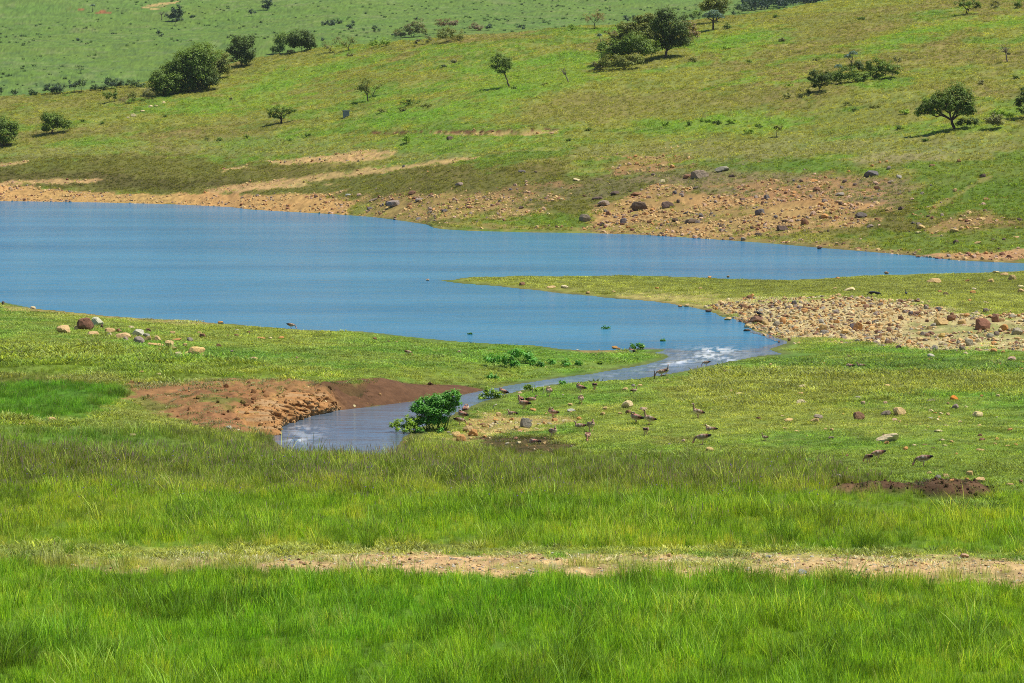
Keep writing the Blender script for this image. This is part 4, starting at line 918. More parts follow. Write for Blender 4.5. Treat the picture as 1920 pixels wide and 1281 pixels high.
class Tubes:
    def __init__(s): s.co = []; s.fc = []
    def add(s, pts, rads, n=6):
        pts = [Vector(p) for p in pts]; base = len(s.co)
        for i, p in enumerate(pts):
            d = (pts[min(i + 1, len(pts) - 1)] - pts[max(i - 1, 0)]).normalized()
            a = d.orthogonal().normalized(); c = d.cross(a)
            for k in range(n):
                an = 2 * math.pi * k / n
                s.co.append(tuple(p + (a * math.cos(an) + c * math.sin(an)) * rads[i]))
        for i in range(len(pts) - 1):
            for k in range(n):
                k2 = (k + 1) % n
                s.fc.append((base + i * n + k, base + i * n + k2, base + (i + 1) * n + k2, base + (i + 1) * n + k))
        s.fc.append(tuple(base + (len(pts) - 1) * n + k for k in range(n)))
        s.fc.append(tuple(base + k for k in reversed(range(n))))
    def branch(s, a, b_, r0, r1, wig, r_, n=6, seg=4, sag=0.0):
        a, b_ = Vector(a), Vector(b_); L = (b_ - a).length; pts = []
        for i in range(seg + 1):
            t = i / seg; p = a.lerp(b_, t)
            if 0 < i < seg: p += Vector((r_.uniform(-1, 1), r_.uniform(-1, 1), r_.uniform(-.6, .8))) * wig * L
            p.z += sag * math.sin(t * math.pi) * L
            pts.append(p)
        s.add(pts, [r0 + (r1 - r0) * i / seg for i in range(seg + 1)], n)
        return pts
    def mesh(s, name, mat): return raw_mesh(name, s.co, s.fc, mat, True)

def leaves_mesh(name, P, size, tone, mat, up=0.35, asp=0.6, seed=0, outd=None):
    r_ = np.random.default_rng(seed); n = len(P)
    nor = r_.normal(size=(n, 3)); nor[:, 2] = np.abs(nor[:, 2]) + up
    if outd is not None: nor = nor * .6 + outd * 1.1 + np.array([0.25, 0, .45])
    nor = nor; nor /= np.linalg.norm(nor, axis=1)[:, None]
    a = np.cross(nor, r_.normal(size=(n, 3))); a /= np.linalg.norm(a, axis=1)[:, None] + 1e-9
    c = np.cross(nor, a)
    sz = size * r_.uniform(.6, 1.4, n)[:, None] / 2
    q = np.stack([P - a * sz, P - c * sz * asp, P + a * sz, P + c * sz * asp], 1).reshape(-1, 3)
    me = bpy.data.meshes.new(name)
    me.vertices.add(4 * n); me.vertices.foreach_set('co', q.astype(np.float32).ravel())
    me.loops.add(4 * n); me.loops.foreach_set('vertex_index', np.arange(4 * n, dtype=np.int32))
    me.polygons.add(n); me.polygons.foreach_set('loop_start', (np.arange(n) * 4).astype(np.int32))
    me.update(calc_edges=True)
    add_float(me, 'tone', np.repeat(tone, 4)); me.materials.append(mat)
    return me

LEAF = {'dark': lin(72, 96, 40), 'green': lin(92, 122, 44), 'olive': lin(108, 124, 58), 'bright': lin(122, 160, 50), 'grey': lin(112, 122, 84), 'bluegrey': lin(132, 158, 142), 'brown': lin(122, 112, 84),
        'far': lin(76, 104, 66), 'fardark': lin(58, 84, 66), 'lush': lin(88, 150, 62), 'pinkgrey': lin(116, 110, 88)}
def child(name, me, parent, col):
    o = bpy.data.objects.new(name, me); COL.objects.link(o); o.parent = parent; o.color = (*col, 1); return o
_tn = [0]
def tree(name, label, cat, base, lobes, col, trunk=True, leafpx=2.3, dens=1.0, bark=(98, 84, 70), group=None, multi=1, mat=None, gap=0.5, depth=1.0, sparse=False, up=.35, sink=0.1, tr=None):
    """base and lobes (cx, cy, rx, ry) were read off the photo; the crown gets a real depth of its own"""
    _tn[0] += 1; seed = 1000 + _tn[0] * 7
    r_ = np.random.default_rng(seed); pr = random.Random(seed)
    p = place(*base); s = px_per_m(p)
    root = bpy.data.objects.new(name, None); root.location = p; root.empty_display_size = .5; COL.objects.link(root)
    root['label'] = label; root['category'] = cat
    if group: root['group'] = group
    L = []
    for (cx, cy, rx, ry) in lobes:
        rx, ry = rx * 1.13, ry * 1.13
        rd = min(rx, max(ry * 1.2, rx * .75)) / s * depth
        L.append((np.array([(cx - base[0]) / s, pr.uniform(-.45, .45) * rd, (base[1] - cy) / s]), np.array([rx / s, rd, ry / s])))
    P, T, OD = [], [], []
    for c, rad in L:
        n_leaf = int(rad[0] * rad[2] * s * s * 5.0 * dens) + 40
        ncl = max(6, int(n_leaf / 45))
        d = r_.normal(size=(ncl, 3)); d /= np.linalg.norm(d, axis=1)[:, None]
        d[:, 2] = np.where(d[:, 2] < -.3, d[:, 2] * .6, d[:, 2])
        cc = c + d * rad * (r_.uniform(.2, 1.0, ncl) ** .4)[:, None] * r_.uniform(.85, 1.1, (ncl, 1))
        ct = r_.uniform(0.0, 1.0, ncl)
        k = r_.integers(0, ncl, n_leaf)
        rs_ = (rad.min() * .17 + leafpx / s * .8) * (.6 if not sparse else .9)
        pts = cc[k] + r_.normal(size=(n_leaf, 3)) * rs_ * np.array([1, 1, .75])
        P.append(pts); T.append(np.clip(ct[k] + r_.normal(0, .16, n_leaf), 0, 1))
        o1 = (pts - cc[k]) / (rs_ + 1e-6); o2 = (pts - c) / rad; od = o1 * .45 + o2 * .8; OD.append(od / (np.linalg.norm(od, axis=1)[:, None] + 1e-6))
    P = np.concatenate(P); T = np.concatenate(T); OD = np.concatenate(OD)
    zb = [height(p.x + 0, p.y)]
    P[:, 2] = np.maximum(P[:, 2], 0.02)
    kk_ = np.array(LEAF[col]) * np.array([1.45, 1.25, .95])
    if len(P): child('crown', leaves_mesh(name + '_crown', P, leafpx / s, T, mat or leaf_m, up=up, seed=seed, outd=OD), root, kk_)
    tb = Tubes(); H_ = max(c[2] for c, _ in L)
    r0 = (tr * .55 / s) if tr else max(.05, .035 * H_)
    if trunk:
        cen = sum(c for c, _ in L) / len(L)
        lo_ = min(c[2] - rad[2] for c, rad in L)
        fork = Vector((cen[0] * .4, 0, max(.15 * H_, min(lo_ * .75 + .1, .5 * H_))))
        for q in range(multi):
            off = Vector((pr.uniform(-1, 1), pr.uniform(-1, 1), 0)) * r0 * (0 if multi == 1 else 2.2)
            fk = fork + off * 1.5
            tb.branch(off + Vector((0, 0, -sink)), fk, r0, r0 * .72, .06, pr, 7, 4)
            for i, (c, rad) in enumerate(L):
                if multi > 1 and i % multi != q and len(L) > multi: continue
                e = Vector(c) - Vector((0, 0, rad[2] * .3))
                pts = tb.branch(fk, e, r0 * .55, r0 * .22, .10, pr, 5, 4, .06)
                for _k in range(5 if sparse else 3):
                    st_ = pts[pr.randint(2, 4)]
                    e2 = Vector(c) + Vector((pr.uniform(-.8, .8) * rad[0], pr.uniform(-.8, .8) * rad[1], pr.uniform(-.2, .75) * rad[2]))
                    tb.branch(st_, e2, r0 * .25, r0 * .08, .12, pr, 4, 3)
    else:
        for c, rad in L:
            for _k in range(3):
                tb.branch(Vector((c[0] * .5 + pr.uniform(-.2, .2), 0, -sink)), Vector(c) + Vector((pr.uniform(-.5, .5) * rad[0], pr.uniform(-.4, .4) * rad[1], 0)), r0 * .45, r0 * .15, .1, pr, 4, 3)
    child('trunk' if trunk else 'stems', tb.mesh(name + '_wood', bark_m), root, lin(*bark))
    return root

def bare_tree(label, base, top, spread, n=9, bark=(120, 108, 96), lean=0.0, crown=None):
    _tn[0] += 1; pr = random.Random(2000 + _tn[0]); p = place(*base); s = px_per_m(p); H_ = (base[1] - top) / s
    root = bpy.data.objects.new('bare_tree', None); root.location = p; COL.objects.link(root); root['label'] = label; root['category'] = 'tree'
    tb = Tubes(); fk = Vector((lean * H_ * .5, 0, H_ * .5)); tb.branch((0, 0, -.1), fk, .045 * H_, .03 * H_, .04, pr, 6, 4)
    bt = Tubes()
    for i in range(n):
        e = Vector((lean * H_ + pr.uniform(-1, 1) * spread / s, pr.uniform(-1, 1) * spread / s * .8, H_ * pr.uniform(.7, 1.0)))
        pts = bt.branch(fk, e, .02 * H_, .007 * H_, .08, pr, 5, 4, .05)
        for k in range(4):
            q = pts[pr.randint(1, 4)]
            bt.branch(q, q + Vector((pr.uniform(-1, 1), pr.uniform(-1, 1), pr.uniform(.1, 1))) * H_ * .22, .009 * H_, .004 * H_, .1, pr, 4, 2)
    child('trunk', tb.mesh('bare_trunk', bark_m), root, lin(*bark)); child('branches', bt.mesh('bare_branches', bark_m), root, lin(*bark))
    return root

def cabbage_tree(label, base, heads, trunk_px=3.0, group=None):
    """grey-blue rosettes of long leaves at the ends of a short thick trunk"""
    _tn[0] += 1; pr = random.Random(3000 + _tn[0]); r_ = np.random.default_rng(3000 + _tn[0]); p = place(*base); s = px_per_m(p)
    root = bpy.data.objects.new('cabbage_tree', None); root.location = p; COL.objects.link(root); root['label'] = label; root['category'] = 'tree'
    if group: root['group'] = group
    P, T = [], []; tb = Tubes(); r0 = trunk_px / s / 2
    H_ = max((base[1] - h[1]) / s for h in heads); fk = Vector((0, 0, H_ * .5)); tb.branch((0, 0, -.1), fk, r0, r0 * .8, .03, pr, 7, 3)
    for (cx, cy, rx, ry) in heads:
        c = np.array([(cx - base[0]) / s, pr.uniform(-.3, .3) * rx / s, (base[1] - cy) / s])
        tb.branch(fk, c - np.array([0, 0, ry / s * .2]), r0 * .6, r0 * .35, .05, pr, 5, 3)
        n = int(rx * ry * 5) + 40; d = r_.normal(size=(n, 3)); d /= np.linalg.norm(d, axis=1)[:, None]; d[:, 2] = np.abs(d[:, 2]) * 1.0 - .25
        P.append(c + d * np.array([rx, rx * .9, ry]) / s * r_.uniform(.55, 1.0, n)[:, None]); T.append(r_.uniform(.1, .95, n))
    child('crown', leaves_mesh('cabbage_crown', np.concatenate(P), 3.2 / s, np.concatenate(T), leaf_m, up=.6, asp=.35, seed=_tn[0]), root, np.array(LEAF['bluegrey']) / 1.1)
    child('trunk', tb.mesh('cabbage_trunk', bark_m), root, lin(92, 80, 68))
    return root

gv = 'trees of the thicket on the left ridge'
tree('broad_tree', 'large rounded tree crowning the thicket on the left ridge', 'tree', (352, 172), [(380, 103, 30, 20), (346, 122, 28, 22), (362, 112, 30, 20), (330, 142, 18, 18), (375, 135, 26, 22), (318, 132, 15, 14)], 'green', group=gv, leafpx=3)
tree('broad_tree', 'tall tree at the right side of the left ridge thicket', 'tree', (414, 147), [(408, 112, 22, 18), (415, 128, 16, 16), (398, 128, 20, 18)], 'olive', group=gv, leafpx=3)
tree('broad_tree', 'dark low tree at the front of the left ridge thicket', 'tree', (375, 170), [(372, 155, 28, 15), (394, 148, 16, 16), (352, 158, 18, 12)], 'dark', group=gv, leafpx=3)
tree('broad_tree', 'small tree at the lower left end of the left ridge thicket', 'tree', (305, 180), [(298, 148, 18, 18), (312, 164, 20, 15), (291, 165, 14, 13), (324, 152, 16, 18), (335, 165, 14, 12)], 'green', group=gv, leafpx=3)
tree('dense_tree', 'very dark dense round tree right of the left ridge thicket', 'tree', (452, 125), [(456, 80, 20, 16), (445, 95, 17, 16), (465, 100, 16, 17), (452, 112, 20, 12)], 'dark', leafpx=3)
tree('dense_tree', 'dark broad tree, right one of the pair on the ridge left of centre', 'tree', (566, 96), [(566, 72, 24, 18), (578, 80, 14, 15), (552, 80, 12, 14)], 'dark', leafpx=3)
tree('dense_tree', 'green bushy tree, left one of the pair on the ridge left of centre', 'tree', (524, 102), [(531, 74, 14, 15), (520, 88, 13, 12)], 'green', leafpx=3)
tree('thorn_tree', 'thin spindly small tree on the ridge, third from the dark pair', 'tree', (618, 100), [(613, 86, 8, 7), (630, 76, 7, 6)], 'grey', sparse=True, dens=.5)
tree('thorn_tree', 'twin stemmed small tree on the ridge right of the spindly one', 'tree', (653, 95), [(643, 83, 7, 7), (658, 77, 8, 8)], 'olive', sparse=True, dens=.6, multi=2)
tree('bush', 'yellow green bush on the ridge above the slender hillside trees', 'bush', (715, 88), [(706, 82, 12, 5), (722, 78, 10, 7)], 'bright', trunk=False)
tree('thorn_tree', 'wide grey green crown on the ridge skyline left of the pinkish tree', 'tree', (772, 70), [(755, 62, 16, 7), (785, 47, 13, 9), (770, 54, 14, 9), (788, 57, 10, 9)], 'grey', multi=2)
tree('broad_tree', 'flat topped tree with pinkish grey crown on the ridge', 'tree', (838, 62), [(828, 43, 12, 8), (848, 43, 14, 8)], 'pinkgrey', dens=.9)
tree('bush', 'light green leafy tree in front of the pinkish grey crown', 'bush', (842, 79), [(836, 64, 17, 12), (856, 66, 15, 10)], 'olive', trunk=False)
tree('bush', 'low grey scrub on the ridge in front of the wide grey green crown', 'bush', (790, 84), [(782, 79, 16, 4), (802, 74, 9, 6)], 'grey', trunk=False, dens=.7)
tree('bush', 'round grey bush on the skyline right of the pinkish tree', 'bush', (894, 58), [(893, 50, 12, 8)], 'pinkgrey', trunk=False)
tree('bush', 'very small dark round bush on the skyline beside the grey one', 'bush', (916, 57), [(916, 50, 6, 6)], 'fardark', trunk=False)
tree('bush', 'dark bush cut off by the left edge of the photo', 'bush', (2, 276), [(-8, 240, 24, 26), (14, 234, 18, 14), (4, 255, 24, 18), (24, 246, 12, 10)], 'green', trunk=False, leafpx=3)
tree('bush', 'rounded dark green bush near the left edge of the photo', 'bush', (98, 252), [(94, 222, 15, 11), (104, 228, 18, 12), (118, 234, 14, 11), (92, 240, 12, 10)], 'green', leafpx=3, multi=2)
tree('thorn_tree', 'left one of two small trees side by side below the left meadow', 'tree', (207, 193), [(202, 179, 9, 8)], 'green')
tree('thorn_tree', 'right one of two small trees side by side below the left meadow', 'tree', (215, 191), [(215, 174, 6, 7), (214, 182, 4, 4)], 'green')
tree('thorn_tree', 'grey half bare small tree with a leafless lower branch', 'tree', (237, 201), [(234, 186, 7, 6)], 'pinkgrey', sparse=True, dens=.4)
tree('thorn_tree', 'small green tree beside the grey half bare tree', 'tree', (250, 194), [(246, 179, 9, 8), (250, 186, 4, 5)], 'olive')
tree('bush', 'grey green bush at the foot of the left thicket', 'bush', (282, 187), [(277, 176, 11, 9)], 'grey', trunk=False)
gf = 'bushes along the foot of the far hill'
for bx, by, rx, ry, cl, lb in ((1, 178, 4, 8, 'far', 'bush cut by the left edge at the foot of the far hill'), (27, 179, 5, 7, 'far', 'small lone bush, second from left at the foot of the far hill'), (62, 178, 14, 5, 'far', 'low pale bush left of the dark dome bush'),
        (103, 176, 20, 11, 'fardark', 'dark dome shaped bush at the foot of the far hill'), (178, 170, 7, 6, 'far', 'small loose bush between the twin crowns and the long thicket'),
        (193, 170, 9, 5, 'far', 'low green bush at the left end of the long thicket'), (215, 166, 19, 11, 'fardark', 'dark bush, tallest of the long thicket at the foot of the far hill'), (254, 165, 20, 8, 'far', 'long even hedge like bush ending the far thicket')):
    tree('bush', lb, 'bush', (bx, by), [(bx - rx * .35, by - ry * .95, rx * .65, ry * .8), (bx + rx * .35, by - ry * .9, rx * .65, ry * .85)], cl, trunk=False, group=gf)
tree('thorn_tree', 'left one of the twin crowned trees at the foot of the far hill', 'tree', (140, 173), [(137, 158, 10, 8)], 'fardark', group=gf)
tree('thorn_tree', 'right one of the twin crowned trees at the foot of the far hill', 'tree', (152, 173), [(153, 155, 9, 10)], 'far', group=gf)
tree('far_tree', 'dark bluish tree standing alone high on the far hill', 'tree', (330, 40), [(330, 18, 11, 8), (326, 28, 13, 10), (336, 26, 9, 8)], 'fardark')
tree('far_tree', 'flat topped small tree in front of the dark bluish tree', 'tree', (327, 49), [(332, 36, 12, 4)], 'fardark')
bare_tree('leafless grey tree left of the dark bluish tree on the far hill', (303, 38), 20, 7)
tree('far_tree', 'small flat topped tree at the top of the far hill', 'tree', (472, 31), [(473, 22, 8, 4)], 'fardark')
tree('far_tree', 'round dark tree at the upper edge of the far hill', 'tree', (502, 19), [(497, 8, 8, 9), (507, 6, 6, 7), (502, 13, 8, 5)], 'fardark')
cabbage_tree('tiny umbrella shaped tree far away at the upper left', (174, 23), [(174, 11, 5, 4)], 1.6)
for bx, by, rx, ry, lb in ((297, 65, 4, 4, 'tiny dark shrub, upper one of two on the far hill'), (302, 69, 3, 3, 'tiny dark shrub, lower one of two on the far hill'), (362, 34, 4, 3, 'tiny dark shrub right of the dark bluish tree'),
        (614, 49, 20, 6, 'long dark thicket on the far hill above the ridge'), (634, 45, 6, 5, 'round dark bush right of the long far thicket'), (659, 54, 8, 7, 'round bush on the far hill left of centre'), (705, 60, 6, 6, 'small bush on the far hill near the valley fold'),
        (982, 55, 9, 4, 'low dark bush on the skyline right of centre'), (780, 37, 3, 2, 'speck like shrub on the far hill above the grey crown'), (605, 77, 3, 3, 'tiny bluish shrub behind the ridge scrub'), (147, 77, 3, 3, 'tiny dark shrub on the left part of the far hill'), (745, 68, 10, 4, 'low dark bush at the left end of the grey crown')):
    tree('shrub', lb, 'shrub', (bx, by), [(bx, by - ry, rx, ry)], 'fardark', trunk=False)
tree('thorn_tree', 'sparse brownish tree on the skyline left of the big grove', 'tree', (1115, 55), [(1106, 34, 11, 8), (1124, 33, 12, 8), (1116, 28, 12, 7)], 'brown', sparse=True, dens=.35, bark=(70, 56, 48), leafpx=2)
tree('bush', 'bright green bush on the skyline left of the sparse brownish tree', 'bush', (1075, 57), [(1075, 52, 9, 6)], 'bright', trunk=False)
tree('bush', 'dark square bush on the skyline behind the big grove', 'bush', (1181, 43), [(1181, 35, 11, 6)], 'fardark', trunk=False)
gg = 'trees of the big grove right of centre'
tree('broad_tree', 'tallest dark tree of the big grove right of centre', 'tree', (1248, 108), [(1262, 52, 26, 24), (1248, 28, 18, 13), (1272, 72, 22, 22), (1246, 78, 20, 20), (1236, 50, 18, 18)], 'dark', group=gg, leafpx=3.2)
tree('broad_tree', 'yellowish green tree at the back of the big grove', 'tree', (1200, 95), [(1205, 36, 16, 10), (1190, 55, 22, 14), (1210, 62, 24, 18), (1180, 66, 18, 15), (1172, 50, 15, 10), (1228, 34, 14, 11), (1158, 76, 16, 12)], 'olive', group=gg, leafpx=3.2)
tree('broad_tree', 'green tree in the middle of the big grove', 'tree', (1206, 116), [(1190, 80, 22, 18), (1214, 92, 22, 16), (1170, 92, 18, 16)], 'green', group=gg, leafpx=3.2)
tree('broad_tree', 'dark green tree at the left end of the big grove', 'tree', (1150, 122), [(1140, 88, 18, 15), (1160, 96, 20, 16), (1138, 104, 15, 12)], 'green', group=gg, leafpx=3.2)
tree('bush', 'grey green bushy tree along the lower front of the big grove', 'bush', (1168, 130), [(1148, 116, 20, 12), (1172, 117, 22, 12), (1196, 112, 16, 10)], 'olive', trunk=False, group=gg, leafpx=3)
tree('bush', 'greyish bush at the lower left corner of the big grove', 'bush', (1122, 132), [(1118, 124, 12, 8), (1132, 122, 10, 9)], 'grey', trunk=False, leafpx=3)
tree('thorn_tree', 'thin brownish tree at the right side of the big grove', 'tree', (1290, 86), [(1292, 50, 12, 12), (1298, 66, 12, 12)], 'brown', dens=.6, leafpx=3)
tree('bush', 'grey leafless bush behind the left end of the big grove', 'bush', (1145, 72), [(1145, 62, 13, 8)], 'pinkgrey', trunk=False, dens=.5)
cabbage_tree('tiny cabbage tree at the left side of the big grove', (1126, 86), [(1124, 67, 5, 6)], 1.6)
tree('olive_tree', 'olive green tree behind the grey blue cabbage tree', 'tree', (1345, 42), [(1322, 12, 14, 10), (1345, 4, 20, 12), (1350, 18, 13, 12), (1335, 10, 14, 10)], 'olive', leafpx=3)
cabbage_tree('grey blue cabbage tree with dome shaped crown on the upper slope', (1337, 56), [(1325, 31, 10, 9), (1338, 26, 13, 10), (1350, 32, 10, 9), (1336, 33, 12, 7)], 4.2)
tree('bush', 'green bush on the skyline left of the grey blue cabbage tree', 'bush', (1302, 38), [(1296, 30, 10, 6), (1308, 28, 9, 8)], 'green', trunk=False)
tree('bush', 'small dark bush on the skyline right of the big grove', 'bush', (1279, 38), [(1279, 33, 8, 5)], 'fardark', trunk=False)
tree('shrub', 'small dark shrub below the grey blue cabbage tree crown, right', 'shrub', (1365, 54), [(1365, 49, 8, 6)], 'green', trunk=False)
tree('bush', 'low bush on the skyline right of the cabbage tree', 'bush', (1376, 28), [(1376, 24, 9, 4)], 'far', trunk=False)
tree('far_tree', 'pale far tree on the skyline right of the cabbage tree', 'tree', (1392, 25), [(1390, 14, 13, 9)], 'far')
tree('far_tree', 'dark far tree between the pale tree and the distant wood', 'tree', (1410, 20), [(1409, 8, 9, 7)], 'fardark')
tree('lone_tree', 'lone leaning tree with round crown in the middle of the hillside', 'tree', (955, 164), [(938, 112, 18, 10), (928, 122, 12, 9), (948, 118, 14, 12), (944, 132, 14, 9)], 'green', leafpx=2.6, tr=3)
tree('slender_tree', 'slender upright tree on the hillside above the grey box', 'tree', (691, 191), [(688, 152, 9, 8), (682, 163, 11, 9), (686, 172, 8, 6)], 'olive', leafpx=2.4, dens=.8, tr=2.4, sparse=True)
tree('slender_tree', 'thin tree bending right beside the slender upright tree', 'tree', (698, 181), [(706, 163, 9, 5), (714, 160, 6, 4)], 'olive', sparse=True, dens=.45, tr=1.6)
tree('thorn_tree', 'wide low thorn tree with a dark shadow above the left beach', 'tree', (528, 232), [(512, 212, 12, 9), (528, 206, 16, 8), (545, 208, 9, 7), (522, 217, 18, 7)], 'green', leafpx=2.4, dens=.8, bark=(60, 50, 42), tr=4)
bare_tree('leafless leaning sapling in the middle of the upper slope', (1067, 156), 128, 8, 6, lean=-.45)
tree('sapling', 'small bright green sapling beside the eroded track', 'sapling', (762, 269), [(762, 254, 7, 7), (764, 261, 7, 5)], 'bright')
gt = 'trees of the thicket below the small cabbage trees'
tree('broad_tree', 'rounded dark tree at the left end of the right hand thicket', 'tree', (1535, 173), [(1530, 145, 14, 13), (1546, 143, 16, 12), (1536, 158, 14, 10)], 'dark', group=gt, leafpx=2.8)
tree('bush', 'dark green bush in the middle of the right hand thicket', 'bush', (1585, 156), [(1570, 145, 14, 12), (1592, 138, 18, 14), (1610, 146, 18, 9)], 'green', trunk=False, group=gt, leafpx=2.8)
tree('bush', 'dark bush behind the taller cabbage tree in the right hand thicket', 'bush', (1612, 135), [(1606, 124, 14, 8), (1622, 126, 12, 8)], 'dark', trunk=False, group=gt, leafpx=2.8)
tree('bush', 'leafy bush at the right end of the right hand thicket', 'bush', (1655, 148), [(1640, 125, 16, 14), (1660, 127, 18, 12), (1678, 133, 12, 9), (1640, 140, 18, 8)], 'green', trunk=False, group=gt, leafpx=2.8)
tree('thorn_tree', 'small thin tree topping the right end of the right hand thicket', 'tree', (1683, 138), [(1683, 113, 9, 8)], 'grey', dens=.6, group=gt)
cabbage_tree('taller grey blue cabbage tree rising from the right hand thicket', (1596, 132), [(1590, 107, 8, 7), (1600, 101, 9, 7)], 2.6)
cabbage_tree('shorter grey blue cabbage tree in the right hand thicket', (1572, 146), [(1572, 126, 9, 7)], 2.2)
tree('shrub', 'low grey green shrub below the left end of the right hand thicket', 'shrub', (1510, 177), [(1510, 172, 9, 5)], 'olive', trunk=False)
tree('shrub', 'small shrub left of the right hand thicket', 'shrub', (1475, 186), [(1475, 180, 6, 6)], 'olive', trunk=False)
tree('umbrella_tree', 'big umbrella shaped tree with dark shadow on the right slope', 'tree', (1789, 243), [(1795, 172, 18, 15), (1808, 190, 18, 18), (1765, 184, 22, 12), (1780, 196, 26, 14), (1744, 196, 20, 12), (1726, 210, 12, 10), (1800, 206, 22, 12), (1820, 208, 10, 12), (1750, 208, 18, 8)], 'green', leafpx=3, bark=(80, 66, 54), tr=6)
tree('bush', 'dark bush just right of the umbrella shaped tree', 'bush', (1808, 242), [(1806, 232, 11, 9), (1822, 228, 14, 8)], 'dark', trunk=False, leafpx=2.8)
tree('bush', 'olive grey round bush right of the umbrella shaped tree', 'bush', (1865, 243), [(1860, 225, 12, 12), (1872, 228, 10, 11)], 'grey', leafpx=2.8)
tree('bush', 'bright green bush behind the olive grey bush', 'bush', (1885, 222), [(1868, 211, 10, 5), (1888, 214, 14, 6)], 'bright', trunk=False, leafpx=2.8)
tree('thorn_tree', 'tree cut off by the right edge of the photo', 'tree', (1930, 222), [(1922, 172, 12, 10), (1912, 194, 11, 8), (1930, 188, 18, 16), (1925, 208, 16, 8)], 'dark', leafpx=2.8)
tree('thorn_tree', 'many stemmed dark tree at the top right of the hillside', 'tree', (1812, 28), [(1802, 7, 12, 8), (1820, 6, 14, 9), (1834, 12, 9, 6)], 'green', multi=3, bark=(54, 46, 40), dens=.8)
tree('bush', 'small grey bush right of the many stemmed tree', 'bush', (1866, 14), [(1866, 8, 9, 7)], 'grey', trunk=False)
tree('bush', 'bush in the upper right corner of the photo', 'bush', (1914, 15), [(1912, 7, 10, 8)], 'green', trunk=False)
bare_tree('dead small tree with a grey twiggy top near the right edge', (1889, 118), 84, 9, 10, lean=-.18)
tree('sapling', 'small flat crowned sapling on the right slope above the rocks', 'sapling', (1456, 257), [(1452, 239, 8, 4), (1462, 241, 6, 4)], 'olive')
# low shrubs that stand out of the hillside grass
shr = [(388, 260, 5, 5, 'olive'), (310, 218, 4, 3, 'green'), (155, 227, 3, 3, 'green'), (192, 230, 3, 3, 'green'), (433, 185, 3, 3, 'grey'), (412, 261, 5, 5, 'green'), (463, 257, 6, 4, 'green'), (578, 253, 6, 5, 'green'), (544, 262, 5, 4, 'green'),
       (770, 192, 18, 7, 'green'), (755, 205, 10, 5, 'olive'), (715, 208, 10, 5, 'olive'), (800, 198, 12, 5, 'olive'), (833, 124, 5, 3, 'fardark'), (852, 115, 6, 4, 'grey'), (657, 103, 7, 4, 'grey'), (545, 98, 8, 5, 'grey'), (1070, 262, 9, 3, 'green'), (1105, 243, 8, 3, 'green'), (1022, 158, 6, 3, 'olive'), (965, 164, 6, 4, 'green'),
       (1292, 232, 6, 6, 'green'), (1325, 226, 14, 4, 'bright'), (1345, 229, 14, 6, 'green'), (1372, 228, 12, 6, 'bright'), (1250, 233, 10, 5, 'bright'), (1425, 236, 10, 5, 'green'), (1405, 248, 12, 5, 'bright'), (1455, 30, 6, 4, 'green'), (1615, 35, 8, 4, 'green'), (1468, 75, 8, 4, 'grey'), (1530, 112, 10, 4, 'olive'), (1300, 113, 8, 5, 'olive'), (1840, 155, 7, 6, 'grey'),
       (1700, 210, 16, 5, 'bright'), (1640, 200, 14, 5, 'olive'), (1590, 195, 12, 4, 'olive'), (1605, 205, 9, 4, 'green'), (1735, 262, 8, 4, 'green'), (1685, 240, 6, 5, 'green'), (1890, 100, 5, 3, 'grey'), (1905, 145, 8, 5, 'green'), (1480, 160, 8, 4, 'bright'), (1360, 90, 10, 4, 'bright'), (1405, 115, 6, 3, 'green')]
seen_ = set()
for i, (bx, by, rx, ry, cl) in enumerate(shr):
    c_, a_, t_ = min((((bx - ax) ** 2 + (by - ay) ** 2, ax, t) for (ax, ay, t) in ((528, 230, 'the wide low thorn tree'), (650, 215, 'the grey box'), (955, 160, 'the lone leaning tree'), (762, 265, 'the bright sapling'), (690, 185, 'the slender trees'), (1600, 150, 'the right hand thicket'),
        (1789, 240, 'the umbrella shaped tree'), (1337, 55, 'the grey blue cabbage tree'), (1456, 256, 'the flat crowned sapling'), (1200, 110, 'the big grove'), (350, 160, 'the left thicket'), (100, 245, 'the rounded left bush'), (1889, 117, 'the dead twiggy tree'), (560, 90, 'the dark ridge pair'), (842, 70, 'the pinkish ridge tree'), (1067, 155, 'the leafless sapling'), (1812, 28, 'the many stemmed tree'))), key=lambda q: q[0])
    lb = '%s %s shrub %s %s %s' % ('wide' if rx > 11 else 'small' if rx > 6 else 'tiny', {'olive': 'olive', 'green': 'dark green', 'grey': 'greyish', 'bright': 'bright green', 'fardark': 'dark'}[cl], 'low in the grass' , 'right of' if bx > a_ else 'left of', t_)
    if lb in seen_: lb = ('lower ' if True else '') + lb
    if lb in seen_: lb = 'another ' + lb
    seen_.add(lb)
    tree('low_shrub', lb, 'shrub', (bx, by + ry * .8), [(bx - rx * .3, by, rx * .6, ry * .8), (bx + rx * .35, by + .5, rx * .6, ry * .7)], cl, trunk=False, group='low shrubs on the hillside')

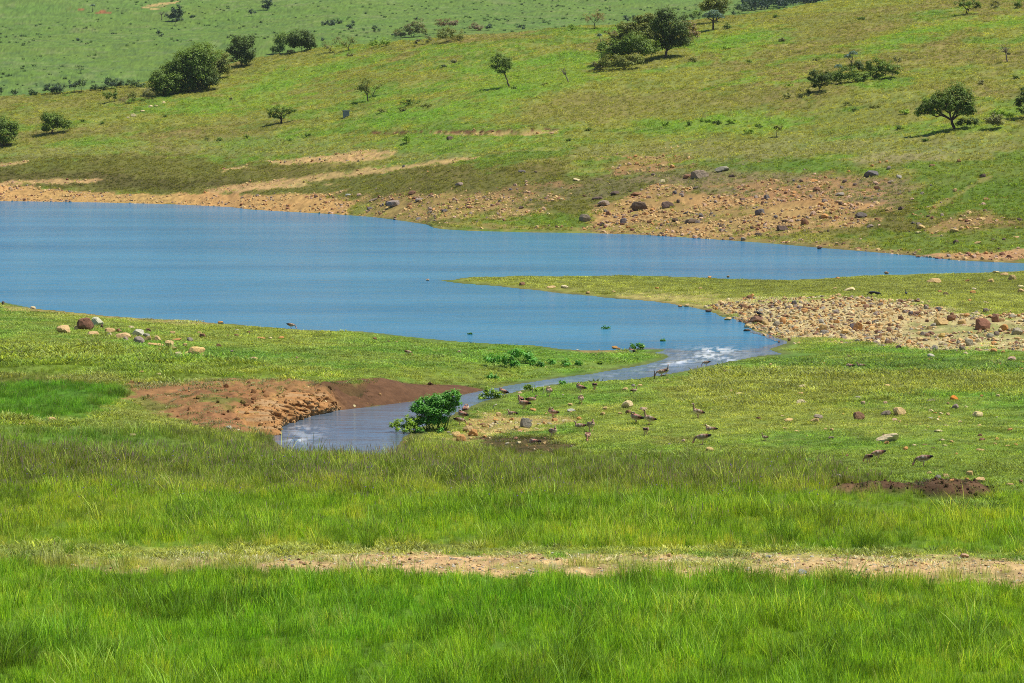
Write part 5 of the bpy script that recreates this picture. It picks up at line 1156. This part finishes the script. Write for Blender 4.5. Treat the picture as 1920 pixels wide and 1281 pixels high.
# leafy waterside plants with broad glossy leaves
def leafy(label, base, lobes, group=None, cat='plant', lp=3.8, col='lush', dens=.6):
    return tree('leafy_plant', label, cat, base, lobes, col, trunk=False, leafpx=lp, dens=dens, group=group, mat=gloss_m, bark=(110, 130, 70), up=.5, sink=.05)
leafy('large glossy green bush hanging over the stream bend', (812, 808), [(848, 742, 18, 9), (826, 750, 24, 11), (800, 753, 20, 9), (786, 766, 16, 9), (812, 770, 26, 12), (800, 786, 22, 11), (822, 786, 16, 10), (850, 755, 15, 8), (838, 766, 16, 9)], cat='bush', dens=1.3, lp=3.6)
leafy('yellow green low growth at the foot of the glossy stream bush', (770, 812), [(752, 795, 20, 9), (775, 790, 16, 12), (768, 803, 28, 7)], cat='bush', col='bright', lp=3, dens=1)
leafy('right half of the dark leafy clump on the left bank lawn', (985, 682), [(980, 664, 20, 9), (1000, 672, 13, 7), (965, 660, 9, 6)], 'leafy clumps on the bank of the stream')
leafy('left half of the dark leafy clump on the left bank lawn', (945, 690), [(920, 672, 12, 8), (945, 676, 18, 9), (962, 682, 12, 7)], 'leafy clumps on the bank of the stream')
leafy('small leafy clump right of the dark leafy clump', (1015, 688), [(1005, 683, 10, 4), (1018, 684, 8, 5)], 'leafy clumps on the bank of the stream')
leafy('rounded leafy plant left of the two single dark plants', (1033, 684), [(1033, 679, 8, 5)], 'leafy clumps on the bank of the stream')
leafy('left one of two single dark leafy plants on the bank', (1061, 688), [(1061, 681, 7, 7)], 'leafy clumps on the bank of the stream')
leafy('right one of two single dark leafy plants on the bank', (1087, 686), [(1086, 680, 6, 5)], 'leafy clumps on the bank of the stream')
leafy('faint small leafy plant nearest the rapids on the bank', (1127, 683), [(1127, 680, 5, 3)], 'leafy clumps on the bank of the stream', col='bright')
leafy('small leafy plant low on the bank above the narrow stream', (925, 712), [(922, 705, 7, 5), (930, 710, 5, 4)], 'leafy clumps on the bank of the stream')
leafy('bright leafy bush at the stream narrows', (925, 747), [(918, 737, 12, 8), (932, 741, 11, 6), (905, 745, 8, 6)], col='bright', cat='bush', lp=3.4, dens=.9)
leafy('leafy growth above the stream right of the narrows', (1000, 734), [(992, 727, 11, 6), (1008, 730, 10, 5)], col='bright', lp=3.4)
leafy('small leafy tuft at the stream edge above the geese', (1052, 722), [(1052, 717, 8, 4)], lp=3.4)
leafy('dark leafy plant at the tip of the grassy tongue', (1196, 656), [(1190, 649, 7, 5), (1201, 648, 5, 4)])
leafy('light leafy tuft beside the plant at the tongue tip', (1204, 656), [(1204, 650, 4, 4)], col='bright')
leafy('small dark weed at the foot of the glossy stream bush', (828, 813), [(826, 808, 6, 4), (788, 806, 5, 4)])
leafy('low broad leaved weed in front of the grazing geese', (1519, 868), [(1508, 864, 8, 4), (1520, 865, 6, 4)], lp=4)
def weed(label, px, py, rx, ry):
    p = place(px, py, water=True); p.z = 0.0
    s = px_per_m(p); r_ = np.random.default_rng(int(px)); n = 60
    P = np.stack([r_.normal(0, rx / s * .5, n), r_.normal(0, rx / s * .5, n), np.abs(r_.normal(0, ry / s * .5, n)) + .02], 1)
    o = bpy.data.objects.new('water_weed', leaves_mesh('water_weed', P, 4 / s, r_.random(n), gloss_m, seed=int(px))); o.location = p
    o.color = (*(np.array(LEAF['lush']) / 1.3), 1); COL.objects.link(o); o['label'] = label; o['category'] = 'water plant'
weed('green clump of weed floating in the lake near the rapids', 1136, 617, 8, 4)
weed('tiny weed floating above the head of the rapids', 1242, 640, 5, 2.5)
weed('speck of weed floating near the left lawn shore', 882, 627, 4, 1.5)

# distant wood at the upper right, one mass
xs, ys, zs = [], [], []
r_ = np.random.default_rng(77); P = []
for i in range(150):
    px = r_.uniform(1395, 1600); py = r_.uniform(-14, 24 - (px - 1400) * .12)
    q = place(px, py)
    if q.y < 600: continue
    sz = r_.uniform(3.0, 5.5)
    d = r_.normal(size=(110, 3)); d /= np.linalg.norm(d, axis=1)[:, None]
    P.append(np.array(q) + np.array([0, 0, sz * .5]) + d * sz * np.array([.6, .6, .45]) * r_.uniform(.5, 1, (110, 1)))
if P:
    P = np.concatenate(P)
    o = bpy.data.objects.new('distant_wood', leaves_mesh('distant_wood', P, .9, r_.random(len(P)), leaf_m, seed=9)); o.color = (*(np.array(LEAF['fardark']) / 1.1), 1)
    COL.objects.link(o); o['kind'] = 'stuff'; o['label'] = 'distant bluish wood behind the ridge at the upper right'
# small dark dots of scrub on the far hill, too many and too small to count
n = 5200; x, y = trapezoid(n, 640, 1400); z = g_sample(Z, x, y)
k = (fbm(x, y, 60, 3, 461) > .52); x, y, z = x[k], y[k], z[k]; n = len(x)
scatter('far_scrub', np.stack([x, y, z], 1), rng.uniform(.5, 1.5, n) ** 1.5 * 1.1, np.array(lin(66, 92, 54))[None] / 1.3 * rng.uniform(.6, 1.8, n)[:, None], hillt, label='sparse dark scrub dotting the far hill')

# ------------------------------------------------------------------ birds: one continuous mesh for each posture
def loft(bm, pts, radii, n=14):
    """closed skin of elliptical rings; radii = (half width, half height)"""
    rings = []; pts = [Vector(p) for p in pts]
    for i, p in enumerate(pts):
        d = (pts[min(i + 1, len(pts) - 1)] - pts[max(i - 1, 0)]).normalized()
        side = Vector((0, 1, 0)); side = (side - d * side.dot(d)).normalized(); upv = d.cross(side) * -1
        ring = []
        for k in range(n):
            a = 2 * math.pi * k / n
            ring.append(bm.verts.new(p + side * math.cos(a) * radii[i][0] + upv * math.sin(a) * radii[i][1]))
        rings.append(ring)
    for i in range(len(rings) - 1):
        for k in range(n):
            bm.faces.new((rings[i][k], rings[i][(k + 1) % n], rings[i + 1][(k + 1) % n], rings[i + 1][k]))
    bm.faces.new(list(reversed(rings[0]))); bm.faces.new(rings[-1])

bird_m, nt, b, out = new_mat('feathers')
pa_ = attr(nt, 'paint'); oi = nt.nodes.new('ShaderNodeObjectInfo')
geo = nt.nodes.new('ShaderNodeTexCoord'); n1 = noise(nt, 30, 3, geo.outputs['Object'])
vm_ = nt.nodes.new('ShaderNodeVectorMath'); vm_.operation = 'MULTIPLY'
nt.links.new(vmul(nt, pa_.outputs['Color'], math_node(nt, 'MULTIPLY_ADD', n1.outputs['Fac'], .6, .7)), vm_.inputs[0]); nt.links.new(oi.outputs['Color'], vm_.inputs[1])
nt.links.new(vm_.outputs[0], b.inputs['Base Color']); b.inputs['Roughness'].default_value = .7

def bird_mesh(name, pose, palette='goose'):
    """body length about 0.5 m, heading +X, feet at z = 0"""
    bm = bmesh.new()
    sit = pose in ('sit', 'sleep')
    zb = .10 if sit else .30
    pitch = {'alert': .32, 'preen': .22, 'graze': -.12, 'sit': .05, 'sleep': .05, 'walk': .1}[pose]
    ca, sa = math.cos(pitch), math.sin(pitch)
    def B(x, z): return (x * ca - z * sa, 0, zb + x * sa + z * ca)
    loft(bm, [B(-.36, .03), B(-.30, .025), B(-.22, .01), B(-.12, 0), B(0, -.005), B(.10, 0), B(.17, .015), B(.215, .03)],
         [(.02, .008), (.045, .02), (.08, .06), (.115, .10), (.13, .12), (.12, .11), (.085, .08), (.04, .045)])
    for s in (-1, 1):   # folded wings stand proud of the flanks and cross over the tail
        loft(bm, [Vector(B(.13, .02)) + Vector((0, s * .07, 0)), Vector(B(.05, .03)) + Vector((0, s * .105, 0)), Vector(B(-.08, .03)) + Vector((0, s * .105, 0)), Vector(B(-.22, .045)) + Vector((0, s * .06, 0)), Vector(B(-.34, .055)) + Vector((0, s * .018, 0))],
             [(.03, .05), (.04, .085), (.038, .08), (.03, .045), (.010, .012)], 10)
    neck0 = Vector(B(.15, .04))
    if pose in ('alert', 'walk'):
        N_ = [neck0, neck0 + Vector((.05, 0, .07)), neck0 + Vector((.06, 0, .15)), neck0 + Vector((.065, 0, .22))]
        head = N_[-1] + Vector((.02, 0, .03)); hd = Vector((1, 0, -.08))
    elif pose == 'preen':
        N_ = [neck0, neck0 + Vector((.04, .0, .06)), neck0 + Vector((.01, .03, .12)), neck0 + Vector((-.05, .06, .11))]
        head = N_[-1] + Vector((-.04, .015, -.01)); hd = Vector((-.8, .3, -.5))
    elif pose == 'graze':
        N_ = [neck0, neck0 + Vector((.09, 0, -.03)), neck0 + Vector((.15, 0, -.11)), neck0 + Vector((.175, 0, -.19))]
        head = N_[-1] + Vector((.02, 0, -.03)); hd = Vector((.5, 0, -.9))
    elif pose == 'sit':
        N_ = [neck0, neck0 + Vector((.03, 0, .05)), neck0 + Vector((.04, 0, .09)), neck0 + Vector((.045, 0, .12))]
        head = N_[-1] + Vector((.02, 0, .02)); hd = Vector((1, 0, -.1))
    else:
        N_ = [neck0, neck0 + Vector((0, .0, .05)), neck0 + Vector((-.04, .03, .07)), neck0 + Vector((-.08, .05, .06))]
        head = N_[-1] + Vector((-.03, .01, -.01)); hd = Vector((-1, .3, -.3))
    loft(bm, N_, [(.055, .06), (.036, .038), (.028, .03), (.027, .029)], 10)
    hd.normalize()
    hp = [head - hd * .045, head - hd * .02, head + hd * .012, head + hd * .04, head + hd * .06, head + hd * .095]
    loft(bm, hp, [(.018, .02), (.033, .036), (.034, .037), (.022, .024), (.013, .013), (.008, .006)], 10)
    if not sit:
        for s in (-1, 1):
            fx = {'walk': .07 * s}.get(pose, .01 * s) + .01
            hip = Vector((-.01, s * .055, zb - .05)); kn = Vector((-.025, s * .055, .13)); ft = Vector((fx, s * .055, .012))
            loft(bm, [hip, kn, ft], [(.036, .036), (.014, .014), (.012, .012)], 8)
            loft(bm, [ft + Vector((-.02, 0, 0)), ft + Vector((.03, 0, -.002)), ft + Vector((.07, 0, -.004))], [(.012, .010), (.024, .009), (.034, .007)], 8)
    me = bpy.data.meshes.new(name + '_raw'); bm.normal_update(); bm.to_mesh(me); bm.free()
    tmp = bpy.data.objects.new('tmp', me); COL.objects.link(tmp)
    md = tmp.modifiers.new('r', 'REMESH'); md.mode = 'VOXEL'; md.voxel_size = .0075; md.use_smooth_shade = True
    dg = bpy.context.evaluated_depsgraph_get(); dg.update()
    out_ = bpy.data.meshes.new_from_object(tmp.evaluated_get(dg)); bpy.data.objects.remove(tmp); out_.name = name
    v = np.empty(len(out_.vertices) * 3, np.float32); out_.vertices.foreach_get('co', v); v = v.reshape(-1, 3).astype(float)
    # body frame
    bx = v[:, 0] * ca + (v[:, 2] - zb) * sa; bz = -v[:, 0] * sa + (v[:, 2] - zb) * ca; ay = np.abs(v[:, 1])
    def c3(r, g, b_): return np.array(lin(r, g, b_))
    col = np.tile(c3(176, 150, 124), (len(v), 1))
    col[bz < -.035] = c3(206, 188, 164)
    back = (bz > .045) & (bx < .15) & (bx > -.32); col[back] = c3(128, 96, 74)
    wing = (ay > .075) & (bz > -.05) & (bx < .12) & (bx > -.24); col[wing] = c3(150, 122, 98)
    col[wing & (bx > -.02) & (bx < .07) & (bz > .03)] = c3(182, 164, 142)
    col[(bx < -.13) & (bz > .0) & (ay > .02)] = c3(96, 60, 46)
    col[(bx < -.22) & (bz > -.01)] = c3(28, 24, 24)
    hv = v - np.array(head); hl = np.linalg.norm(hv, axis=1); along = hv @ np.array(hd)
    nv = np.min([np.linalg.norm(v - np.array(q), axis=1) for q in N_[1:]], 0)
    nk = (nv < .062); col[nk] = c3(150, 118, 94)
    hm_ = hl < .058; col[hm_] = c3(196, 176, 152); col[(hl < .045) & (along > -.01) & (along < .03)] = c3(88, 54, 40)
    col[(hl < .12) & (along > .045)] = c3(196, 120, 110)
    leg = (v[:, 2] < .15) & (not sit); col[leg] = c3(214, 140, 124)
    if palette == 'black':
        col[:] = c3(44, 42, 44); col[back] = c3(62, 66, 70); col[leg] = c3(60, 56, 54)
    if palette == 'white':
        col[(bz < .05) & ~nk & ~hm_ & ~leg] = c3(238, 234, 226); col[(bx < -.15)] = c3(34, 30, 30)
    col = col * 1.15
    for a_ in list(out_.attributes):
        if a_.name == 'paint': out_.attributes.remove(a_)
    add_color(out_, 'paint', col); out_.materials.clear(); out_.materials.append(bird_m)
    return out_
BM = {k: bird_mesh('goose_' + k, k) for k in ('alert', 'preen', 'graze', 'sit', 'sleep', 'walk')}
BM['black'] = bird_mesh('black_graze', 'graze', 'black'); BM['blackstand'] = bird_mesh('black_stand', 'alert', 'black'); BM['white'] = bird_mesh('white_stand', 'preen', 'white')
GL = 'geese resting on the bank'
# (x, foot y, heading in degrees: 0 right, 90 away, 180 left, 270 towards us; posture, size, label)
BIRDS = [
 (874, 779, 60, 'preen', 1.0, 'brown goose preening, upper one of the pair right of the stream bush'),
 (867, 789, 150, 'preen', 1.0, 'dark winged goose, lower one of the pair right of the stream bush'),
 (862, 799, 10, 'graze', .9, 'goose bending down behind the small stone heap'),
 (943, 746, 150, 'preen', 1.0, 'goose standing at the stream narrows with its head tucked'),
 (997, 753, 0, 'sit', 1.0, 'goose lying down facing right behind the reddish goose'),
 (982, 770, 155, 'walk', 1.15, 'reddish goose standing broadside beside the orange stone'),
 (976, 759, 120, 'preen', .9, 'goose hidden partly behind the reddish goose'),
 (960, 779, 170, 'sit', .9, 'goose crouching low left of the orange stone'),
 (1029, 745, 240, 'preen', 1.05, 'goose preening at the water edge left of the bank stems'),
 (1088, 738, 160, 'preen', 1.0, 'goose with white head tucked, near the water above the flat slab'),
 (1089, 759, 250, 'preen', .95, 'dark headed goose standing above the flat whitish slab'),
 (1115, 733, 90, 'graze', .95, 'goose seen from behind at the water edge, pale rump'),
 (1036, 785, 200, 'preen', 1.0, 'goose with black and white wing preening behind the orange block'),
 (1087, 803, 185, 'sit', 1.0, 'goose lying with black tail beside the tall preening goose'),
 (1108, 811, 290, 'preen', 1.15, 'tall preening goose with a dark wing in the middle of the lawn'),
 (1037, 822, 300, 'preen', 1.05, 'goose facing away in front of the grey angular slab'),
 (1102, 829, 265, 'graze', .95, 'small reddish goose bending its neck in the lower lawn'),
 (1001, 832, 165, 'sleep', .95, 'goose asleep on the dark bare soil'),
 (1192, 797, 160, 'preen', 1.15, 'goose with white head tucked, left one of the close pair'),
 (1217, 799, 200, 'alert', 1.1, 'goose standing upright, right one of the close pair'),
 (1211, 818, 80, 'graze', .9, 'goose feeding head down below the close pair'),
 (1308, 786, 205, 'alert', 1.1, 'goose standing tall alone with its head raised'),
 (1317, 835, 175, 'graze', 1.1, 'striped goose grazing behind the tan stone'),
 (1332, 809, 180, 'sit', .95, 'dark goose lying alone right of the lawn centre'),
 (1240, 708, 190, 'graze', 1.0, 'goose feeding, left one of the pair at the stream edge'),
 (1249, 705, 300, 'alert', .95, 'goose upright, right one of the pair at the stream edge'),
 (1189, 740, 20, 'walk', .65, 'small pale headed bird walking above the largest lawn boulder'),
 (1184, 666, 150, 'white', .8, 'white bellied goose with black tail near the rapids'),
 (1324, 688, 180, 'graze', .75, 'dark goose drinking at the bank beside the rapids'),
 (1361, 699, 90, 'sleep', .7, 'small dark bird resting in grass right of the rapids'),
 (1593, 689, 180, 'sleep', .9, 'left one of two geese lying side by side below the rubble bank'),
 (1614, 689, 175, 'sit', .9, 'right one of two geese lying side by side below the rubble bank'),
 (1646, 864, 185, 'graze', .95, 'reddish backed goose grazing in the taller grass'),
 (1628, 870, 120, 'graze', .85, 'pinkish goose half hidden in the tall grass by the reddish one'),
 (1731, 876, 178, 'graze', 1.08, 'long striped goose grazing left above the mound of earth'),
 (546, 618, 0, 'graze', .95, 'goose feeding at the lake shore of the left meadow'),
 (765, 668, 20, 'graze', .75, 'pale headed bird feeding alone on the left lawn'),
 (1434, 828, 200, 'walk', .55, 'small slim bird with pale head on the bare lawn'),
 (1592, 673, 180, 'walk', .4, 'tiny grey and white bird above the two lying geese'),
 (1634, 556, 185, 'black', .85, 'left one of two black birds feeding above the rubble bank'),
 (1645, 557, 5, 'black', .85, 'right one of two black birds feeding above the rubble bank'),
 (1699, 555, 100, 'blackstand', .62, 'bluish dark bird alone above the rubble bank'),
 (1431, 590, 160, 'blackstand', .8, 'dark bird perched upright on the slanting brown slab'),
]
for (px, py, hd_, pose, sz, lb) in BIRDS:
    p = place(px, py - 1, water=True)
    o = bpy.data.objects.new('goose' if 'goose' in lb or 'geese' in lb else 'bird', BM[pose]); COL.objects.link(o)
    o.location = (p.x, p.y, p.z - (.012 if pose not in ('sit', 'sleep') else .03))
    o.rotation_euler = (0, 0, math.radians(hd_)); o.scale = (sz,) * 3
    o.color = (*(np.array([1, 1, 1]) * rs.uniform(.85, 1.12) * np.array([1.08, .98, .93] if 'reddish' in lb or 'pinkish' in lb else [1, 1, 1])), 1)
    if 'perched' in lb:
        sl_ = [q for q in stone_objs if 'slanting brown slab' in q[1]][0][0]; o.location = (sl_.location.x + sl_.scale.x * .12, sl_.location.y, sl_.location.z + sl_.scale.z * .86)
    o['label'] = lb; o['category'] = 'goose' if o.name.startswith('goose') else 'bird'
    if o.name.startswith('goose'): o['group'] = GL

# ------------------------------------------------------------------ grey box on the hillside, stick in the stream edge, dead stems
def box_bm(bm, x0, x1, y0, y1, z0, z1, bev=0.02):
    g = bmesh.ops.create_cube(bm, size=1)
    for v in g['verts']: v.co = Vector((x0 + (v.co.x + .5) * (x1 - x0), y0 + (v.co.y + .5) * (y1 - y0), z0 + (v.co.z + .5) * (z1 - z0)))
    ed = list({e for v in g['verts'] for e in v.link_edges}); bmesh.ops.bevel(bm, geom=ed, offset=bev, segments=1, affect='EDGES')
cm, nt, b, out = new_mat('weathered_concrete')
geo = nt.nodes.new('ShaderNodeNewGeometry'); n1 = noise(nt, 4, 5, geo.outputs['Position']); cr = nt.nodes.new('ShaderNodeValToRGB')
cr.color_ramp.elements[0].color = (*lin(86, 98, 100), 1); cr.color_ramp.elements[1].color = (*lin(150, 160, 160), 1); nt.links.new(n1.outputs['Fac'], cr.inputs[0]); nt.links.new(cr.outputs[0], b.inputs['Base Color'])
p = place(649, 221); s = px_per_m(p)
root = bpy.data.objects.new('concrete_box', None); root.location = p; root.rotation_euler = (0, 0, .12); COL.objects.link(root); root['label'] = 'grey concrete box standing alone on the grassy hillside'; root['category'] = 'box'
for nm_, args in (('body', (-6 / s, 6 / s, -.4, .4, -.2, 12.0 / s)), ('lid', (-6.8 / s, 6.8 / s, -.46, .46, 12.0 / s + .003, 13.8 / s)), ('hatch', (-3 / s, 3 / s, -.425, -.403, 2 / s, 9 / s))):
    bm = bmesh.new(); box_bm(bm, *args, bev=.015); me = bpy.data.meshes.new(nm_); bm.to_mesh(me); bm.free(); me.materials.append(cm)
    o = bpy.data.objects.new(nm_, me); COL.objects.link(o); o.parent = root
def stick(name, label, cat, base, pts_px, rad, col):
    p = place(*base, water=True); s = px_per_m(p); tb = Tubes()
    tb.add([((x - base[0]) / s, .02 * i, (base[1] - y) / s - (0.1 if i == 0 else 0)) for i, (x, y) in enumerate(pts_px)], [rad * (1 - .12 * i) for i in range(len(pts_px))], 6)
    o = bpy.data.objects.new(name, tb.mesh(name, bark_m)); o.location = p; o.color = (*lin(*col), 1); COL.objects.link(o); o['label'] = label; o['category'] = cat
stick('stick', 'dark bent stick standing at the stream edge beside the two geese', 'stick', (1227, 711), [(1227, 711), (1227, 702), (1227.5, 697), (1226, 695)], .025, (70, 58, 48))
stick('dry_reed', 'pale dry stem by the water left of the preening goose', 'stem', (998, 737), [(998, 737), (999, 731), (1001, 727)], .02, (190, 176, 150))
stick('dry_reed', 'forked pale dry stem right of the preening goose', 'stem', (1018, 740), [(1018, 740), (1020, 733), (1018, 728), (1020, 724)], .02, (196, 184, 160))
stick('dead_branch', 'pale curved dead branch lying on the lawn left of the reddish goose', 'branch', (922, 767), [(922, 767), (926, 761), (932, 758)], .03, (190, 180, 160))

# tall grass tussocks and flower heads in the foreground
tus = [tuft('tussock_%d' % i, 110, .22, .55, 1.0, .012, g_mat, .75, 0.0, rs=70 + i) for i in range(3)]
TU = [(1455, 1010, 1.15), (1480, 1020, 1.0), (1630, 1025, .9), (1600, 1020, .8), (690, 1028, .8), (460, 1090, .7), (980, 1110, .8), (60, 1120, .9), (880, 1150, .8), (1740, 1110, .7), (1880, 1120, .8), (1560, 1105, .8), (330, 1170, .8), (1250, 1130, .7), (1700, 1020, .7), (1280, 1012, .6),
      (130, 1040, .6), (420, 1035, .5), (1420, 1140, .8), (1100, 1200, .9), (620, 1180, .8), (1850, 1200, .9), (200, 1240, .9), (1580, 1220, .9), (760, 1250, .8)]
pp = np.array([list(place(a, b_)) for a, b_, _ in TU]); ss = np.array([c for *_, c in TU])
scatter('tussocks', pp, np.stack([ss, ss, ss], 1), np.tile(np.array(lin(120, 156, 44)) / 1.2, (len(TU), 1)), tus, label='tall arching grass tussocks beside the dirt path')
n = 260; x, y = trapezoid(n, 74, 112); z = g_sample(Z, x, y); h = g_sample(HG, x, y); k = h > .22; x, y, z = x[k], y[k], z[k]
fm, nt, b, out = new_mat('purple_flower'); b.inputs['Base Color'].default_value = (*lin(128, 104, 170), 1)
v_, f_ = _ico[1]; flw = raw_mesh('flower_head', v_ * .022 + np.array([0, 0, .5]), f_, fm)
n = len(x); sel_ = (np.abs(project(x, y, z)[1] - 900) < 60); x, y, z = x[sel_], y[sel_], z[sel_]
scatter('flower_heads', np.stack([x, y, z], 1), rng.uniform(.8, 1.1, len(x)), np.ones((len(x), 3)), [flw], label='small purple flower heads dotted over the seeding grass')

# ------------------------------------------------------------------ the cut face of the eroded stream bank
line = np.array([(506, 818), (510, 806), (518, 799), (534, 794), (560, 785), (582, 779), (600, 775), (625, 770), (650, 768), (700, 762), (770, 753), (860, 742), (905, 734), (935, 728)], float)
lw = np.stack(on_plane(line[:, 0], line[:, 1]), 1)
seg = np.r_[0, np.cumsum(np.linalg.norm(np.diff(lw, axis=0), axis=1))]
NU, NV = 620, 34
u = np.linspace(0, seg[-1], NU)
bxy = np.stack([np.interp(u, seg, lw[:, 0]), np.interp(u, seg, lw[:, 1])], 1)
kx = np.exp(-.5 * (np.arange(-14, 15) / 6.0) ** 2); kx /= kx.sum()
bxy = np.stack([np.convolve(np.pad(bxy[:, i], 14, mode='edge'), kx, mode='valid') for i in (0, 1)], 1)
tg = np.gradient(bxy, axis=0); tg /= np.linalg.norm(tg, axis=1)[:, None]
nr_ = np.stack([-tg[:, 1], tg[:, 0]], 1)              # points away from the water
pxu = np.interp(u, seg, line[:, 0])
rug = sstep(660, 600, pxu)                            # rugged crumbling part on the left, smooth slip on the right
back = 1.5 + .5 * (1 - rug)
top = g_sample(Z, bxy[:, 0] + nr_[:, 0] * back, bxy[:, 1] + nr_[:, 1] * back) + .04
top = np.maximum(top, .12)
V_, U_ = np.meshgrid(np.linspace(0, 1, NV), u)
R_ = rug[:, None]
off_r = np.where(V_ < .72, -.25 + .55 * V_, .146 + (V_ - .72) * 4.9)
hz_r = np.where(V_ < .72, V_ / .72 * .93, .93 + (V_ - .72) / .28 * .07)
off_s = -.15 + V_ * (back[:, None] + .15); hz_s = np.sin(V_ * math.pi / 2) ** .9
off = off_r * R_ + off_s * (1 - R_); hz = hz_r * R_ + hz_s * (1 - R_)
zz = hz * top[:, None] - .05 * (1 - V_)
hole = fbm(U_, zz * 1.3, .42, 4, 501) - .5; fine = fbm(U_, zz * 1.6, .16, 3, 502) - .5
cave = np.clip(hole - .02, 0, 1) * 8.0
win = np.sin(np.clip(V_ / .8, 0, 1) * math.pi) * (V_ < .8)
off = off + R_ * win * (cave * .75 - .35 + fine * .5) + (1 - R_) * fine * .10 * win
off = off + R_ * .45 * np.exp(-((V_ - .5) / .13) ** 2) * sstep(.42, .55, fbm(U_, U_ * 0, 1.1, 2, 505))
zz = zz + R_ * (fine * .10) + (1 - R_) * fine * .05
bx2 = bxy[:, None, 0] + nr_[:, None, 0] * off; by2 = bxy[:, None, 1] + nr_[:, None, 1] * off
edge = np.minimum(U_ / 1.0, 1) * np.minimum((seg[-1] - U_) / 1.5, 1)
zz = zz * np.clip(edge, 0, 1) - .1 * (1 - np.clip(edge, 0, 1))
me, _ = grid_mesh('eroded_bank', 0, NU, 0, NV, bx2, by2, zz)
me.flip_normals()
och, brn = np.array(lin(186, 136, 82)) / 1.35, np.array(lin(112, 80, 54)) / 1.35
cc = och * R_[..., None] + brn * (1 - R_[..., None])
cc = cc * (0.75 + .7 * fbm(U_, zz * 3, .4, 3, 503))[..., None]
pal = (R_ * (fbm(U_, zz * 3, .5, 3, 504) > .58))[..., None]; cc = cc * (1 - pal * .5) + pal * .5 * np.array(lin(206, 176, 130)) / 1.35
add_color(me, 'paint', np.clip(cc, .01, .7)); add_float(me, 'soil', np.ones(NU * NV)); me.materials.append(mg)
o = bpy.data.objects.new('eroded_bank', me); COL.objects.link(o); o['kind'] = 'structure'; o['label'] = 'crumbling brown cut bank above the stream bend'

# ------------------------------------------------------------------ thin summer air between us and the far hill
hb = bmesh.new(); bmesh.ops.create_cube(hb, size=1)
for v in hb.verts: v.co = Vector((v.co.x * 1100, 20 + (v.co.y + .5) * 1720 - 40, -4 + (v.co.z + .5) * 190))
hm = bpy.data.meshes.new('haze'); hb.to_mesh(hm); hb.free()
hmat = bpy.data.materials.new('haze'); hmat.use_nodes = True; hn = hmat.node_tree; hn.nodes.clear()
ho = hn.nodes.new('ShaderNodeOutputMaterial'); hv_ = hn.nodes.new('ShaderNodeVolumePrincipled')
hv_.inputs['Color'].default_value = (.80, .90, 1, 1); hv_.inputs['Density'].default_value = .00004; hv_.inputs['Anisotropy'].default_value = .2
hn.links.new(hv_.outputs[0], ho.inputs['Volume']); hm.materials.append(hmat)
o = bpy.data.objects.new('haze', hm); COL.objects.link(o); o['kind'] = 'stuff'; o['label'] = 'thin bluish summer haze'

ki = rng.choice(NU * NV, 1300, replace=True); xx, yy, zk = bx2.ravel()[ki], by2.ravel()[ki], zz.ravel()[ki]; rr_ = np.repeat(rug, NV)[ki]
k = (rng.random(len(ki)) < rr_ * .9 + .02) & (zk > .03); xx, yy, zk = xx[k], yy[k], zk[k]; sz_ = .04 + .22 * rng.random(len(xx)) ** 3
tt = np.array(lin(196, 150, 96))[None] / 1.3 * rng.uniform(.45, 1.25, len(xx))[:, None]
scatter('bank_rocks', np.stack([xx, yy, zk - sz_ * .3], 1), np.stack([sz_ * 1.2, sz_, sz_ * .8], 1), tt, loose, tilt=.5, label='rocks and crumbs sticking out of the cut bank')
